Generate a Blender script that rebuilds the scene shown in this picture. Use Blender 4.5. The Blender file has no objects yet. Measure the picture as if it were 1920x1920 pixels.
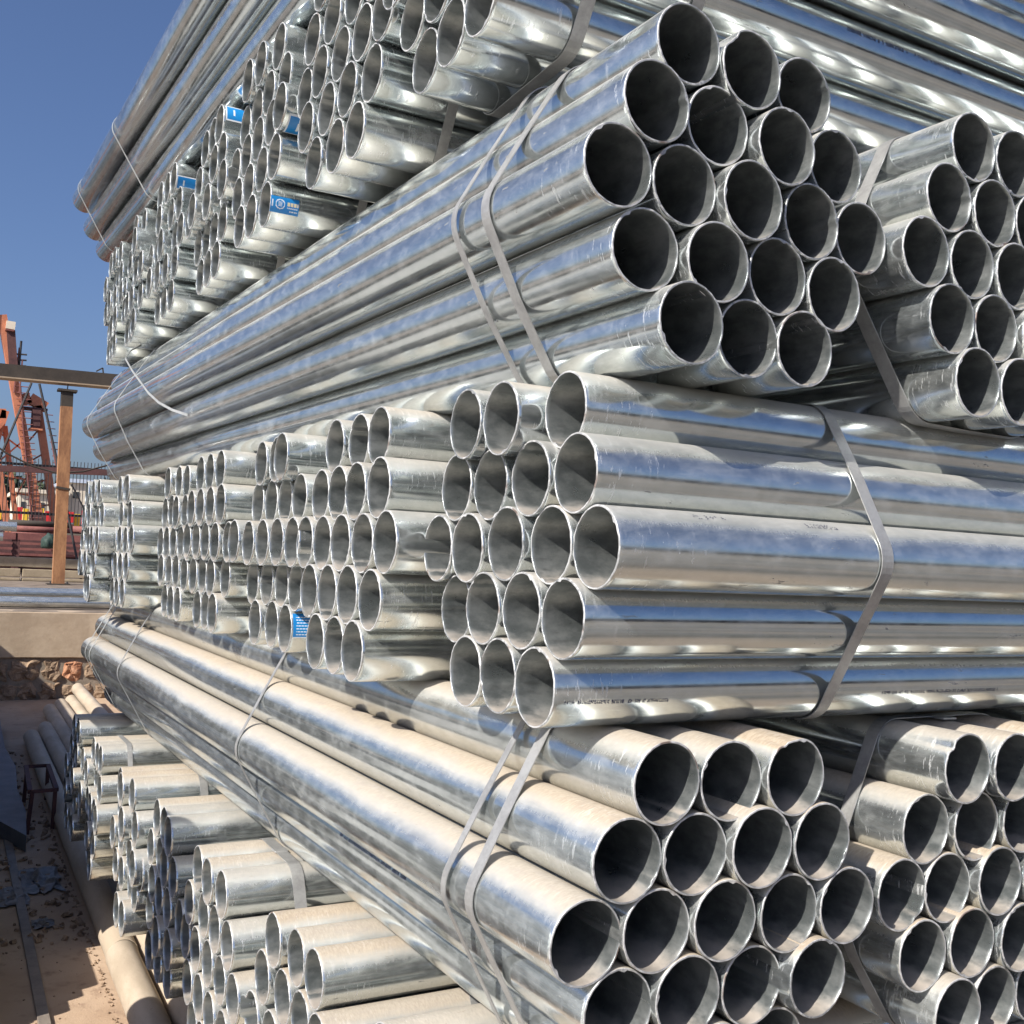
import bpy, bmesh, math, random
from mathutils import Vector, Matrix, noise
R = math.radians
U = 0.168            # outside diameter of one pipe in metres; the pile is laid out in pipe diameters
EYE = 13.8           # height of the camera above the ground, in pipe diameters
LEN = 34.74          # length of a pipe in diameters
random.seed(7)
scene = bpy.context.scene
col = scene.collection

# ------------------------------------------------------------------ camera, sky, sun, exposure
cam_data = bpy.data.cameras.new('camera')
cam = bpy.data.objects.new('camera', cam_data)
col.objects.link(cam)
rt = Vector((0.877283, -0.477868, 0.044909))
up = Vector((-0.061407, -0.018948, 0.997933))
fw = Vector((0.476029, 0.878227, 0.045967))
m = Matrix((rt, up, -fw)).transposed().to_4x4()
m.translation = (0, 0, EYE * U)
cam.matrix_world = m
cam_data.sensor_width = 36
cam_data.lens = 36 * 1949.6 / 1920
cam_data.clip_start = 0.05
cam_data.clip_end = 3000
scene.camera = cam

SUN_AZ, SUN_EL = R(68.85), R(39.2)      # direction the light travels towards, from +Y to +X
world = bpy.data.worlds.new('World')
scene.world = world
world.use_nodes = True
nt = world.node_tree
nt.nodes.clear()
sky = nt.nodes.new('ShaderNodeTexSky')
sky.sky_type = 'NISHITA'
sky.sun_disc = False
sky.sun_elevation = SUN_EL
sky.sun_rotation = SUN_AZ + math.pi
sky.altitude = 200
sky.air_density = 1.0
sky.dust_density = 3.0
sky.ozone_density = 6.5
bg = nt.nodes.new('ShaderNodeBackground')
bg.inputs['Strength'].default_value = 0.077
wo = nt.nodes.new('ShaderNodeOutputWorld')
tint = nt.nodes.new('ShaderNodeMix'); tint.data_type = 'RGBA'; tint.blend_type = 'MULTIPLY'
tint.inputs[0].default_value = 1.0; tint.inputs[7].default_value = (1.03, 0.985, 1.06, 1)
nt.links.new(sky.outputs[0], tint.inputs[6])
nt.links.new(tint.outputs[2], bg.inputs[0])
nt.links.new(bg.outputs[0], wo.inputs[0])
sun_data = bpy.data.lights.new('sun', 'SUN')
sun_data.energy = 5.0
sun_data.angle = R(0.53)
sun_data.color = (1.0, 0.945, 0.865)
sun = bpy.data.objects.new('sun', sun_data)
col.objects.link(sun)
dirv = Vector((math.sin(SUN_AZ) * math.cos(SUN_EL), math.cos(SUN_AZ) * math.cos(SUN_EL), -math.sin(SUN_EL)))
sun.rotation_euler = dirv.to_track_quat('-Z', 'Y').to_euler()
scene.view_settings.view_transform = 'Standard'
scene.view_settings.look = 'None'
scene.view_settings.gamma = 1
scene.view_settings.exposure = 0.66
scene.view_settings.use_curve_mapping = False
scene.render.engine = 'CYCLES'
scene.cycles.max_bounces = 6
scene.cycles.diffuse_bounces = 2
scene.cycles.glossy_bounces = 4
scene.cycles.sample_clamp_indirect = 8
scene.cycles.use_adaptive_sampling = True
scene.cycles.adaptive_threshold = 0.015
scene.cycles.adaptive_min_samples = 32
scene.cycles.use_denoising = True
scene.cycles.time_limit = 1000


# measured layout of the pile: centre across, height, end position, and small shifts of single pipes, in diameters
BUNDLES = {
 '2.1': (12.137, 0.175, 6.494, {(0,0):(0.029,-0.025,-0.175), (0,1):(0.039,-0.036,-0.136), (0,2):(0.015,0.010,0.241), (1,0):(0.007,-0.023,-0.040), (1,1):(0.060,-0.021,0.014), (1,2):(-0.016,0.016,0.044), (1,3):(-0.002,0.041,0.108), (2,0):(0.005,-0.066,-0.066), (2,1):(-0.003,-0.032,-0.074), (2,2):(-0.023,0.036,-0.013), (2,3):(-0.019,0.034,0.093), (2,4):(0.006,0.019,0.124), (3,0):(-0.005,-0.055,0.040), (3,1):(-0.021,0.019,-0.052), (3,2):(-0.011,0.050,-0.005), (3,3):(-0.002,0.017,0.013), (4,0):(-0.007,-0.024,-0.016), (4,1):(-0.014,0.032,-0.038), (4,2):(-0.034,0.012,-0.063)}),
 '3.1': (8.549, 4.577, 9.894, {(0,0):(0.001,0.037,0.092), (0,1):(-0.013,-0.023,0.032), (0,2):(0.064,-0.011,0.161), (1,0):(-0.028,0.018,-0.003), (1,1):(0.002,0.017,0.084), (1,2):(0.009,-0.061,-0.096), (1,3):(0.062,-0.019,0.038), (2,0):(-0.017,0.019,0.047), (2,1):(-0.029,0.002,0.035), (2,2):(-0.062,-0.004,-0.108), (2,3):(0.046,-0.027,-0.042), (2,4):(0.052,-0.034,0.017), (3,0):(-0.049,-0.001,0.087), (3,1):(-0.047,0.002,-0.069), (3,2):(-0.006,0.023,-0.019), (3,3):(-0.004,-0.040,-0.048), (4,0):(-0.009,0.037,-0.158), (4,1):(0.035,0.029,-0.010), (4,2):(-0.005,0.031,-0.042)}),
 '3.2': (13.657, 4.515, 9.863, {(0,0):(0.012,-0.005,0.063), (0,1):(0.007,-0.019,0.045), (1,0):(-0.005,0.012,0.066), (1,1):(-0.009,-0.014,0.030), (2,0):(-0.014,-0.002,0.037), (2,1):(-0.013,-0.002,0.022), (2,2):(-0.006,0.001,-0.010), (3,0):(0.001,-0.006,-0.027), (3,1):(0.005,0.010,-0.019), (4,0):(0.015,0.020,-0.094), (4,1):(0.007,0.003,-0.114)}),
 '1.1': (8.626, -4.291, 9.975, {(0,0):(-0.007,0.016,-0.015), (0,1):(0.012,-0.028,-0.003), (0,2):(-0.002,-0.016,-0.112), (1,0):(0.014,0.015,0.060), (1,1):(-0.003,0.000,0.016), (1,2):(-0.036,0.012,-0.113), (1,3):(-0.023,-0.003,-0.137), (2,0):(0.064,-0.021,0.163), (2,1):(0.001,0.008,0.082), (2,2):(-0.015,0.024,-0.010), (2,3):(0.005,-0.005,-0.059), (2,4):(-0.026,-0.010,-0.132), (3,0):(0.046,-0.014,0.167), (3,1):(0.001,0.031,0.063), (3,2):(0.026,-0.002,0.065), (3,3):(-0.048,0.015,-0.154), (4,2):(-0.005,-0.008,0.122)}),
 '1.2': (13.881, -4.391, 10.099, {(0,0):(-0.006,0.002,-0.168), (0,1):(-0.019,-0.024,-0.247), (1,0):(0.011,-0.002,0.126), (1,1):(-0.016,-0.023,0.020), (2,0):(0.074,0.002,0.128), (2,1):(-0.005,-0.009,0.114), (2,2):(-0.030,0.019,-0.052), (3,0):(-0.038,-0.010,0.087), (3,1):(-0.011,0.032,0.046), (4,0):(0.015,0.023,-0.093), (4,1):(0.031,-0.001,0.038)}),
 '2.2': (17.090, 0.163, 5.973, {(0,0):(-0.006,0.017,0.109), (0,1):(0.001,0.030,0.201), (0,2):(0.032,0.055,0.194), (1,0):(-0.000,-0.005,0.051), (1,1):(0.001,0.010,0.035), (1,2):(0.008,0.006,0.006), (1,3):(0.005,0.031,0.029), (2,0):(0.000,-0.004,-0.045), (2,1):(-0.003,-0.008,-0.036), (2,2):(-0.012,-0.001,-0.047), (2,3):(0.006,0.002,-0.014), (2,4):(-0.005,0.027,-0.019), (3,0):(-0.005,-0.029,-0.079), (3,1):(-0.013,-0.011,-0.068), (3,2):(-0.005,0.001,-0.056), (3,3):(-0.008,-0.033,-0.032), (4,0):(-0.011,-0.039,-0.073), (4,1):(0.016,-0.021,-0.059), (4,2):(0.002,-0.020,-0.097)}),
 '2.3': (21.927, 0.144, 6.061, {(0,0):(-0.003,0.012,-0.029), (0,1):(-0.020,0.039,0.015), (0,2):(-0.014,0.023,-0.163), (1,0):(-0.001,0.007,0.081), (1,1):(-0.001,0.013,0.108), (1,2):(-0.003,0.023,0.126), (1,3):(-0.001,0.047,0.124), (2,0):(0.012,0.001,-0.298), (2,1):(0.008,-0.032,-0.221), (2,2):(0.015,-0.011,-0.177), (2,3):(0.014,0.005,-0.151), (2,4):(0.013,0.012,-0.129), (3,0):(0.004,-0.069,0.063), (3,1):(0.002,-0.005,0.106), (3,2):(-0.009,0.006,0.144), (3,3):(-0.009,-0.011,0.140), (4,0):(-0.005,-0.035,0.022), (4,1):(-0.001,-0.004,0.119), (4,2):(-0.001,-0.017,0.115)}),
 '2.4': (27.006, 0.121, 5.810, {(0,0):(-0.002,0.020,-0.031), (0,1):(-0.003,0.022,-0.006), (0,2):(-0.005,0.046,0.027), (1,0):(0.002,-0.001,-0.123), (1,1):(0.001,0.014,-0.098), (1,2):(0.002,0.023,-0.065), (1,3):(-0.003,0.055,-0.038), (2,1):(-0.001,0.002,-0.046), (2,2):(-0.000,0.003,-0.028), (2,3):(-0.000,-0.004,-0.012), (3,0):(0.009,-0.075,0.031), (3,1):(-0.001,0.003,0.059), (3,2):(-0.001,-0.020,0.045), (3,3):(0.001,0.007,0.180), (4,0):(-0.003,-0.071,0.079), (4,2):(0.006,-0.026,0.024)}),
 '2.5': (31.740, 0.073, 5.890, {(0,0):(-0.006,0.072,-0.084), (0,1):(-0.012,0.098,0.050), (1,0):(0.009,0.013,-0.019), (1,1):(-0.001,0.049,-0.021), (2,0):(0.000,-0.038,-0.021), (2,1):(0.002,-0.024,-0.023), (2,2):(0.001,-0.003,-0.012), (2,3):(0.001,-0.013,0.011), (2,4):(0.002,-0.016,0.005), (3,1):(-0.000,-0.007,0.001), (3,2):(0.004,0.023,0.015), (3,3):(-0.002,-0.026,0.058), (4,0):(0.003,-0.039,0.023), (4,1):(-0.001,-0.041,0.008), (4,2):(-0.001,-0.028,0.011)}),
 '2.6': (37.966, 0.061, 5.275, {(0,0):(-0.008,0.135,0.017), (0,1):(-0.011,0.099,0.064), (1,0):(0.001,0.060,0.102), (1,2):(0.003,0.112,0.199), (2,0):(0.000,-0.024,-0.106), (2,1):(0.000,-0.012,-0.078), (2,2):(-0.000,0.014,-0.038), (2,3):(0.000,-0.020,0.014), (2,4):(0.008,0.047,0.050), (3,0):(-0.001,-0.066,-0.095), (3,1):(-0.000,-0.036,-0.055), (3,2):(-0.000,-0.037,-0.030), (3,3):(0.008,-0.002,0.013), (4,0):(-0.004,-0.110,-0.038), (4,1):(-0.002,-0.085,-0.032), (4,2):(0.006,-0.037,0.013)}),
 '2.7': (41.241, 0.032, 4.660, {(0,0):(-0.000,-0.004,-0.091), (0,2):(0.000,-0.007,0.090), (1,0):(-0.000,0.001,-0.100), (1,1):(-0.001,0.031,-0.031), (1,3):(-0.000,-0.003,0.196), (2,0):(-0.000,-0.012,-0.048), (2,1):(-0.002,0.014,0.005), (4,1):(0.004,-0.019,-0.020)}),
 '4.1': (13.828, 9.492, 6.051, {(2,0):(0.002,-0.002,-0.144), (3,0):(0.008,-0.007,0.018), (3,1):(0.002,0.024,0.001), (4,0):(-0.022,-0.030,0.061), (4,1):(0.001,0.000,0.036), (4,2):(0.009,0.026,0.027)}),
 '4.2': (18.260, 9.197, 5.818, {(0,0):(-0.008,0.033,-0.095), (1,0):(-0.009,0.023,-0.079), (1,1):(-0.023,0.045,-0.017), (1,2):(-0.009,0.018,0.068), (2,0):(-0.001,0.008,-0.026), (2,1):(-0.023,0.042,-0.053), (2,2):(-0.009,0.001,0.026), (2,3):(-0.002,-0.003,0.080), (2,4):(0.030,-0.042,0.091), (3,0):(0.003,-0.024,-0.116), (3,1):(0.002,0.003,-0.027), (3,2):(-0.003,0.007,0.023), (3,3):(0.021,-0.057,0.128), (4,0):(0.008,-0.015,-0.067), (4,1):(0.003,-0.001,0.016), (4,2):(0.019,-0.038,0.046)}),
 '4.3': (23.256, 9.229, 5.631, {(0,0):(0.002,0.006,-0.075), (0,1):(-0.012,0.017,-0.039), (0,2):(-0.018,0.031,0.100), (1,0):(0.011,-0.021,0.058), (1,1):(0.002,0.003,0.067), (1,2):(-0.001,0.039,0.061), (1,3):(-0.021,0.050,0.130), (2,0):(0.007,-0.053,-0.014), (2,1):(0.009,-0.029,-0.003), (2,2):(-0.002,0.017,-0.001), (2,3):(-0.020,0.048,0.016), (2,4):(0.007,0.023,-0.072), (3,0):(0.017,-0.046,-0.040), (3,1):(0.001,-0.025,-0.036), (3,2):(-0.007,0.023,-0.005), (3,3):(0.002,0.000,-0.000), (4,0):(0.012,-0.012,-0.071), (4,1):(0.011,-0.032,-0.065), (4,2):(0.001,-0.037,-0.008)}),
 '4.4': (28.116, 9.173, 5.634, {(0,0):(-0.022,0.081,-0.013), (0,1):(-0.030,0.083,-0.030), (0,2):(-0.016,0.024,-0.082), (1,0):(-0.017,0.052,-0.037), (1,2):(0.004,0.015,-0.065), (1,3):(-0.001,0.010,-0.075), (3,0):(0.002,-0.008,0.047), (3,1):(0.004,-0.009,0.064), (3,2):(0.011,-0.030,0.047), (3,3):(0.010,-0.056,0.033), (4,0):(0.016,-0.044,0.057), (4,1):(0.018,-0.063,0.035), (4,2):(0.019,-0.046,0.020)}),
 '4.5': (33.199, 9.226, 5.404, {(0,0):(-0.015,0.047,-0.096), (0,1):(-0.015,0.045,-0.066), (0,2):(-0.012,0.038,-0.059), (1,3):(-0.012,0.040,0.049), (2,4):(0.009,-0.008,0.044), (4,0):(0.013,-0.061,0.029), (4,1):(0.020,-0.068,0.041), (4,2):(0.013,-0.036,0.058)}),
 '0.1': (18.244, -8.998, 5.837, {(0,0):(0.004,0.016,-0.055), (0,1):(0.010,0.022,0.081), (0,2):(0.008,0.022,0.090), (1,0):(-0.003,0.031,-0.080), (1,1):(0.002,0.010,0.021), (1,2):(-0.000,-0.003,0.045), (1,3):(0.013,0.000,0.027), (2,0):(-0.024,-0.061,-0.107), (2,1):(-0.011,-0.040,-0.023)}),
 '0.2': (23.101, -9.024, 5.483, {(0,0):(0.014,0.042,-0.056), (0,1):(0.008,0.036,-0.070), (0,2):(0.016,0.047,0.005), (1,0):(0.006,0.006,-0.100), (1,1):(0.005,0.017,0.012), (1,2):(0.013,0.027,0.027), (1,3):(0.015,0.023,0.057), (2,0):(-0.026,-0.058,-0.043), (2,1):(-0.015,-0.015,-0.017), (2,2):(0.007,0.004,0.035), (2,3):(0.003,0.006,0.068), (2,4):(0.002,0.007,0.093), (3,0):(-0.015,-0.068,-0.043), (3,1):(-0.008,-0.021,-0.005), (3,2):(-0.012,-0.028,0.001), (3,3):(-0.013,-0.031,0.037)}),
 '0.3': (28.181, -9.064, 5.405, {(0,0):(-0.006,0.008,0.009), (0,1):(0.009,0.023,0.015), (0,2):(0.012,0.027,-0.068), (1,0):(0.002,-0.017,-0.017), (1,2):(-0.003,-0.012,-0.032), (1,3):(-0.001,0.017,0.001), (2,2):(0.005,-0.026,-0.021), (2,3):(-0.007,-0.010,0.003), (2,4):(-0.011,-0.013,0.109)}),
 '0.4': (32.333, -8.948, 5.094, {(0,0):(-0.026,-0.068,-0.041), (0,2):(-0.000,0.024,-0.002), (1,1):(-0.030,-0.148,0.076), (1,3):(0.033,0.096,0.049), (4,2):(0.023,0.071,-0.083)}),
 '0.5': (38.900, -9.209, 5.035, {(0,0):(0.000,0.004,0.041), (0,1):(-0.001,-0.007,0.054), (0,2):(0.020,0.068,0.030), (1,3):(-0.001,-0.006,-0.008), (3,3):(-0.018,-0.851,-0.117)}),
 '0.6': (43.356, -9.028, 4.847, {(0,0):(-0.007,-0.045,0.022), (0,2):(0.007,0.044,-0.022)}),
 '5.1': (6.143, 13.729, 10.718, {(2,0):(-0.031,0.012,-0.325), (3,0):(0.021,-0.010,0.262), (4,0):(0.010,-0.005,0.062)}),
}

# ------------------------------------------------------------------ material helpers
class NT:
    def __init__(s, name):
        s.m = bpy.data.materials.new(name); s.m.use_nodes = True
        s.t = s.m.node_tree; s.t.nodes.clear()
        s.out = s.t.nodes.new('ShaderNodeOutputMaterial')
        s.b = s.t.nodes.new('ShaderNodeBsdfPrincipled')
        s.t.links.new(s.b.outputs[0], s.out.inputs['Surface'])
    def n(s, typ, **kw):
        nd = s.t.nodes.new(typ)
        for k, v in kw.items():
            if k.startswith('i_'):
                key = k[2:]
                key = int(key) if key.isdigit() else key.replace('_', ' ')
                nd.inputs[key].default_value = v
            else: setattr(nd, k, v)
        return nd
    def l(s, a, b): s.t.links.new(a, b)
    def math(s, op, a, b=None, c=None, clamp=False):
        nd = s.t.nodes.new('ShaderNodeMath'); nd.operation = op; nd.use_clamp = clamp
        for k, v in enumerate((a, b, c)):
            if v is None: continue
            if isinstance(v, (int, float)): nd.inputs[k].default_value = v
            else: s.l(v, nd.inputs[k])
        return nd.outputs[0]
    def ramp(s, fac, lo, hi, a=0.0, b=1.0):
        nd = s.t.nodes.new('ShaderNodeMapRange'); nd.clamp = True; nd.interpolation_type = 'SMOOTHSTEP'
        s.l(fac, nd.inputs[0])
        for k, v in zip((1, 2, 3, 4), (lo, hi, a, b)): nd.inputs[k].default_value = v
        return nd.outputs[0]
    def mix(s, fac, a, b):
        nd = s.t.nodes.new('ShaderNodeMix'); nd.data_type = 'RGBA'
        if isinstance(fac, (int, float)): nd.inputs[0].default_value = fac
        else: s.l(fac, nd.inputs[0])
        for k, v in ((6, a), (7, b)):
            if isinstance(v, tuple): nd.inputs[k].default_value = (*v, 1)
            else: s.l(v, nd.inputs[k])
        return nd.outputs[2]
    def fmix(s, fac, a, b):
        nd = s.t.nodes.new('ShaderNodeMix'); nd.data_type = 'FLOAT'
        s.l(fac, nd.inputs[0])
        for k, v in ((2, a), (3, b)):
            if isinstance(v, (int, float)): nd.inputs[k].default_value = v
            else: s.l(v, nd.inputs[k])
        return nd.outputs[0]
    def noise(s, vec, scale, detail=3, rough=0.55, dist=0.0):
        nd = s.n('ShaderNodeTexNoise'); nd.inputs['Scale'].default_value = scale
        nd.inputs['Detail'].default_value = detail; nd.inputs['Roughness'].default_value = rough
        nd.inputs['Distortion'].default_value = dist
        s.l(vec, nd.inputs['Vector']); return nd.outputs[0]
    def vmul(s, vec, v, add=None):
        nd = s.n('ShaderNodeVectorMath', operation='MULTIPLY'); s.l(vec, nd.inputs[0]); nd.inputs[1].default_value = v
        o = nd.outputs[0]
        if add is not None:
            nd2 = s.n('ShaderNodeVectorMath', operation='ADD'); s.l(o, nd2.inputs[0]); s.l(add, nd2.inputs[1]); o = nd2.outputs[0]
        return o

def pipe_coords(s):
    tc = s.n('ShaderNodeTexCoord'); oi = s.n('ShaderNodeObjectInfo')
    off = s.n('ShaderNodeCombineXYZ')
    r = oi.outputs['Random']
    s.l(s.math('MULTIPLY', r, 37.0), off.inputs[0]); s.l(s.math('MULTIPLY', r, 91.0), off.inputs[1]); s.l(s.math('MULTIPLY', r, 53.0), off.inputs[2])
    return tc.outputs['Object'], off.outputs[0], r

def up_normal(s):
    g = s.n('ShaderNodeNewGeometry'); sp = s.n('ShaderNodeSeparateXYZ'); s.l(g.outputs['Normal'], sp.inputs[0])
    return sp.outputs[2]

def attr(s, name):
    a = s.n('ShaderNodeAttribute'); a.attribute_type = 'OBJECT'; a.attribute_name = name
    return a.outputs['Fac']

DUST = (0.36, 0.30, 0.225)

def make_galv():
    s = NT('galvanised_steel')
    co, off, rnd = pipe_coords(s)
    streak = s.vmul(co, (1, .05, 1), off)      # long soft streaks along the pipe
    blot = s.vmul(co, (1, .5, 1), off)
    ring = s.vmul(co, (.2, 1, .2), off)      # handling marks that run round the pipe
    n1 = s.noise(streak, 16, 4); n2 = s.noise(blot, 30, 5, .7); n3 = s.noise(ring, 110, 4, .7)
    fine = s.noise(s.vmul(co, (1, .02, 1), off), 190, 3)
    near_end = s.n('ShaderNodeSeparateXYZ'); s.l(co, near_end.inputs[0])
    y = near_end.outputs[1]
    endm = s.ramp(y, 0.0, 0.34, 1.0, 0.10)
    patch = s.ramp(s.noise(blot, 9, 3), .45, .6)
    scr = s.math('MULTIPLY', s.math('MULTIPLY', s.ramp(n3, .56, .66), endm), s.math('ADD', .35, s.math('MULTIPLY', patch, .65)))
    dull = s.ramp(n2, .35, .8)
    vo = s.n('ShaderNodeTexVoronoi'); vo.inputs['Scale'].default_value = 85; s.l(s.vmul(co, (1, .6, 1), off), vo.inputs['Vector'])
    sv = s.n('ShaderNodeSeparateColor'); s.l(vo.outputs['Color'], sv.inputs[0]); spang = sv.outputs[0]
    base = s.mix(dull, (0.64, 0.68, 0.675), (0.76, 0.785, 0.775))
    base = s.mix(s.math('MULTIPLY', spang, .20), base, (0.52, 0.555, 0.555))
    wr = s.ramp(s.noise(s.vmul(co, (1, .3, 1), off), 7, 5, .7), .56, .70)
    base = s.mix(s.math('MULTIPLY', wr, .25), base, (0.60, 0.61, 0.60))
    base = s.mix(s.math('MULTIPLY', s.ramp(n1, .5, .72), .5), base, (0.50, 0.53, 0.56))
    tint = s.mix(rnd, (0.88, 0.91, 0.93), (1, 1, .99))
    mul = s.n('ShaderNodeMix', data_type='RGBA', blend_type='MULTIPLY'); mul.inputs[0].default_value = 1
    s.l(base, mul.inputs[6]); s.l(tint, mul.inputs[7]); base = mul.outputs[2]
    base = s.mix(s.math('MULTIPLY', scr, .6), base, (0.84, 0.85, 0.86))
    rough = s.math('ADD', s.ramp(n2, .3, .75, .075, .135), s.math('MULTIPLY', rnd, .06))
    rough = s.math('ADD', rough, s.math('MULTIPLY', scr, .25))
    rough = s.math('ADD', rough, s.math('MULTIPLY', spang, .03))
    rough = s.math('ADD', rough, s.math('MULTIPLY', wr, .10))
    metal = s.math('SUBTRACT', .94, s.math('MULTIPLY', dull, .14))
    metal = s.math('SUBTRACT', metal, s.math('MULTIPLY', scr, .25))
    metal = s.math('SUBTRACT', metal, s.math('MULTIPLY', wr, .10))
    # small dark smears and specks
    v = s.noise(s.vmul(co, (1, .22, 1), off), 60, 4, .75)
    where = s.ramp(s.noise(blot, 5, 2), .52, .64)
    speck = s.math('MULTIPLY', s.ramp(v, .62, .68), where)
    base = s.mix(s.math('MULTIPLY', speck, .8), base, (0.07, 0.06, 0.05))
    metal = s.math('MULTIPLY', metal, s.math('SUBTRACT', 1, s.math('MULTIPLY', speck, .8)))
    # settled dust on the upward side
    upz = up_normal(s)
    dn = s.noise(s.vmul(co, (1, .06, 1), off), 18, 5, .65)
    dn2 = s.noise(s.vmul(co, (.5, 1.6, .5), off), 110, 4, .75)
    dn3 = s.noise(s.vmul(co, (1, .5, 1), off), 9, 3)
    edge = s.math('ADD', upz, s.math('MULTIPLY', s.math('SUBTRACT', dn, .5), .30))
    edge = s.math('ADD', edge, s.math('MULTIPLY', s.math('SUBTRACT', dn2, .5), .22))
    edge = s.math('ADD', edge, s.math('MULTIPLY', s.math('SUBTRACT', dn3, .5), .20))
    dm = s.math('MULTIPLY', s.ramp(edge, .36, .98), attr(s, 'dust'), clamp=True)
    dm = s.math('MAXIMUM', dm, s.math('MULTIPLY', attr(s, 'film'), s.ramp(dn2, .2, .8, .7, 1.0)))
    smudge = s.ramp(s.noise(s.vmul(co, (1, .35, 1), off), 26, 5, .7), .50, .70)
    dcol = s.mix(s.ramp(dn2, .3, .7), (DUST[0]*.84, DUST[1]*.82, DUST[2]*.80), (DUST[0]*1.14, DUST[1]*1.15, DUST[2]*1.16))
    dcol = s.mix(s.math('MULTIPLY', smudge, .45), dcol, (0.27, 0.225, 0.19))
    dcol = s.mix(s.math('MULTIPLY', scr, .35), dcol, (0.62, 0.58, 0.52))
    base = s.mix(dm, base, dcol)
    metal = s.math('MULTIPLY', metal, s.math('SUBTRACT', 1, dm))
    rough = s.fmix(dm, rough, .85)
    s.l(base, s.b.inputs['Base Color']); s.l(metal, s.b.inputs['Metallic']); s.l(rough, s.b.inputs['Roughness'])
    # waviness of the hot-dip coating
    h = s.math('MULTIPLY', s.noise(s.vmul(co, (1, .16, 1), off), 14, 2, .5), .17)
    h = s.math('ADD', h, s.math('MULTIPLY', n2, .045))
    h = s.math('ADD', h, s.math('MULTIPLY', fine, .03))
    h = s.math('ADD', h, s.math('MULTIPLY', scr, .03))
    bp = s.n('ShaderNodeBump'); bp.inputs['Strength'].default_value = .5; bp.inputs['Distance'].default_value = .003
    s.l(h, bp.inputs['Height']); s.l(bp.outputs[0], s.b.inputs['Normal'])
    return s.m

def make_inner():
    s = NT('pipe_bore')
    co, off, rnd = pipe_coords(s)
    n1 = s.noise(s.vmul(co, (1, .6, 1), off), 20, 5, .65); n2 = s.noise(s.vmul(co, (1, .2, 1), off), 60, 3)
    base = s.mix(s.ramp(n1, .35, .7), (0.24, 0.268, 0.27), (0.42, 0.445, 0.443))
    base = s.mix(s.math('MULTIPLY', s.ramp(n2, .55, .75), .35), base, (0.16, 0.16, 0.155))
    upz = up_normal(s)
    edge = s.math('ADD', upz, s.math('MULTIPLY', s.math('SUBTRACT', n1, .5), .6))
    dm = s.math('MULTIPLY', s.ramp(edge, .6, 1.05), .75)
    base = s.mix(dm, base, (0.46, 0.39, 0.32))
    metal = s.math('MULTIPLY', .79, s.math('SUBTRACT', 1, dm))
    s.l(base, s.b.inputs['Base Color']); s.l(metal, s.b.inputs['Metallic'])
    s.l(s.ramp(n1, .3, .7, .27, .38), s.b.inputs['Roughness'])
    bp = s.n('ShaderNodeBump'); bp.inputs['Strength'].default_value = .35; bp.inputs['Distance'].default_value = .001
    s.l(s.noise(co, 300, 3), bp.inputs['Height']); s.l(bp.outputs[0], s.b.inputs['Normal'])
    return s.m

def make_plain(name, c1, c2, scale=6, rough=.7, metal=0.0, bump=.3, bdist=.004, stretch=(1, 1, 1), detail=5, spec=.5):
    s = NT(name)
    tc = s.n('ShaderNodeTexCoord'); oi = s.n('ShaderNodeObjectInfo'); cx = s.n('ShaderNodeCombineXYZ')
    s.l(s.math('MULTIPLY', oi.outputs['Random'], 40), cx.inputs[0]); s.l(s.math('MULTIPLY', oi.outputs['Random'], 23), cx.inputs[1])
    v = s.vmul(tc.outputs['Object'], stretch, cx.outputs[0])
    n = s.noise(v, scale, detail, .65); n2 = s.noise(v, scale * 9, 3)
    f = s.math('ADD', s.math('MULTIPLY', n, .75), s.math('MULTIPLY', n2, .25))
    s.l(s.mix(s.ramp(f, .35, .65), c1, c2), s.b.inputs['Base Color'])
    s.b.inputs['Roughness'].default_value = rough; s.b.inputs['Metallic'].default_value = metal
    s.b.inputs['Specular IOR Level'].default_value = spec
    if bump:
        bp = s.n('ShaderNodeBump'); bp.inputs['Strength'].default_value = bump; bp.inputs['Distance'].default_value = bdist
        s.l(f, bp.inputs['Height']); s.l(bp.outputs[0], s.b.inputs['Normal'])
    return s.m

def make_rim():
    s = NT('cut_steel_rim')
    co, off, rnd = pipe_coords(s)
    n = s.noise(s.vmul(co, (1, 1, 1), off), 45, 4, .7); n2 = s.noise(s.vmul(co, (1, 1, 1), off), 12, 3)
    c = s.mix(rnd, (0.22, 0.23, 0.235), (0.50, 0.50, 0.49))
    c = s.mix(s.ramp(n, .42, .62), c, (0.58, 0.58, 0.57))
    c = s.mix(s.math('MULTIPLY', s.ramp(n2, .60, .70), .8), c, (0.16, 0.10, 0.07))
    s.l(c, s.b.inputs['Base Color']); s.b.inputs['Metallic'].default_value = .35
    s.l(s.ramp(n, .3, .7, .35, .7), s.b.inputs['Roughness'])
    return s.m

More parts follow.
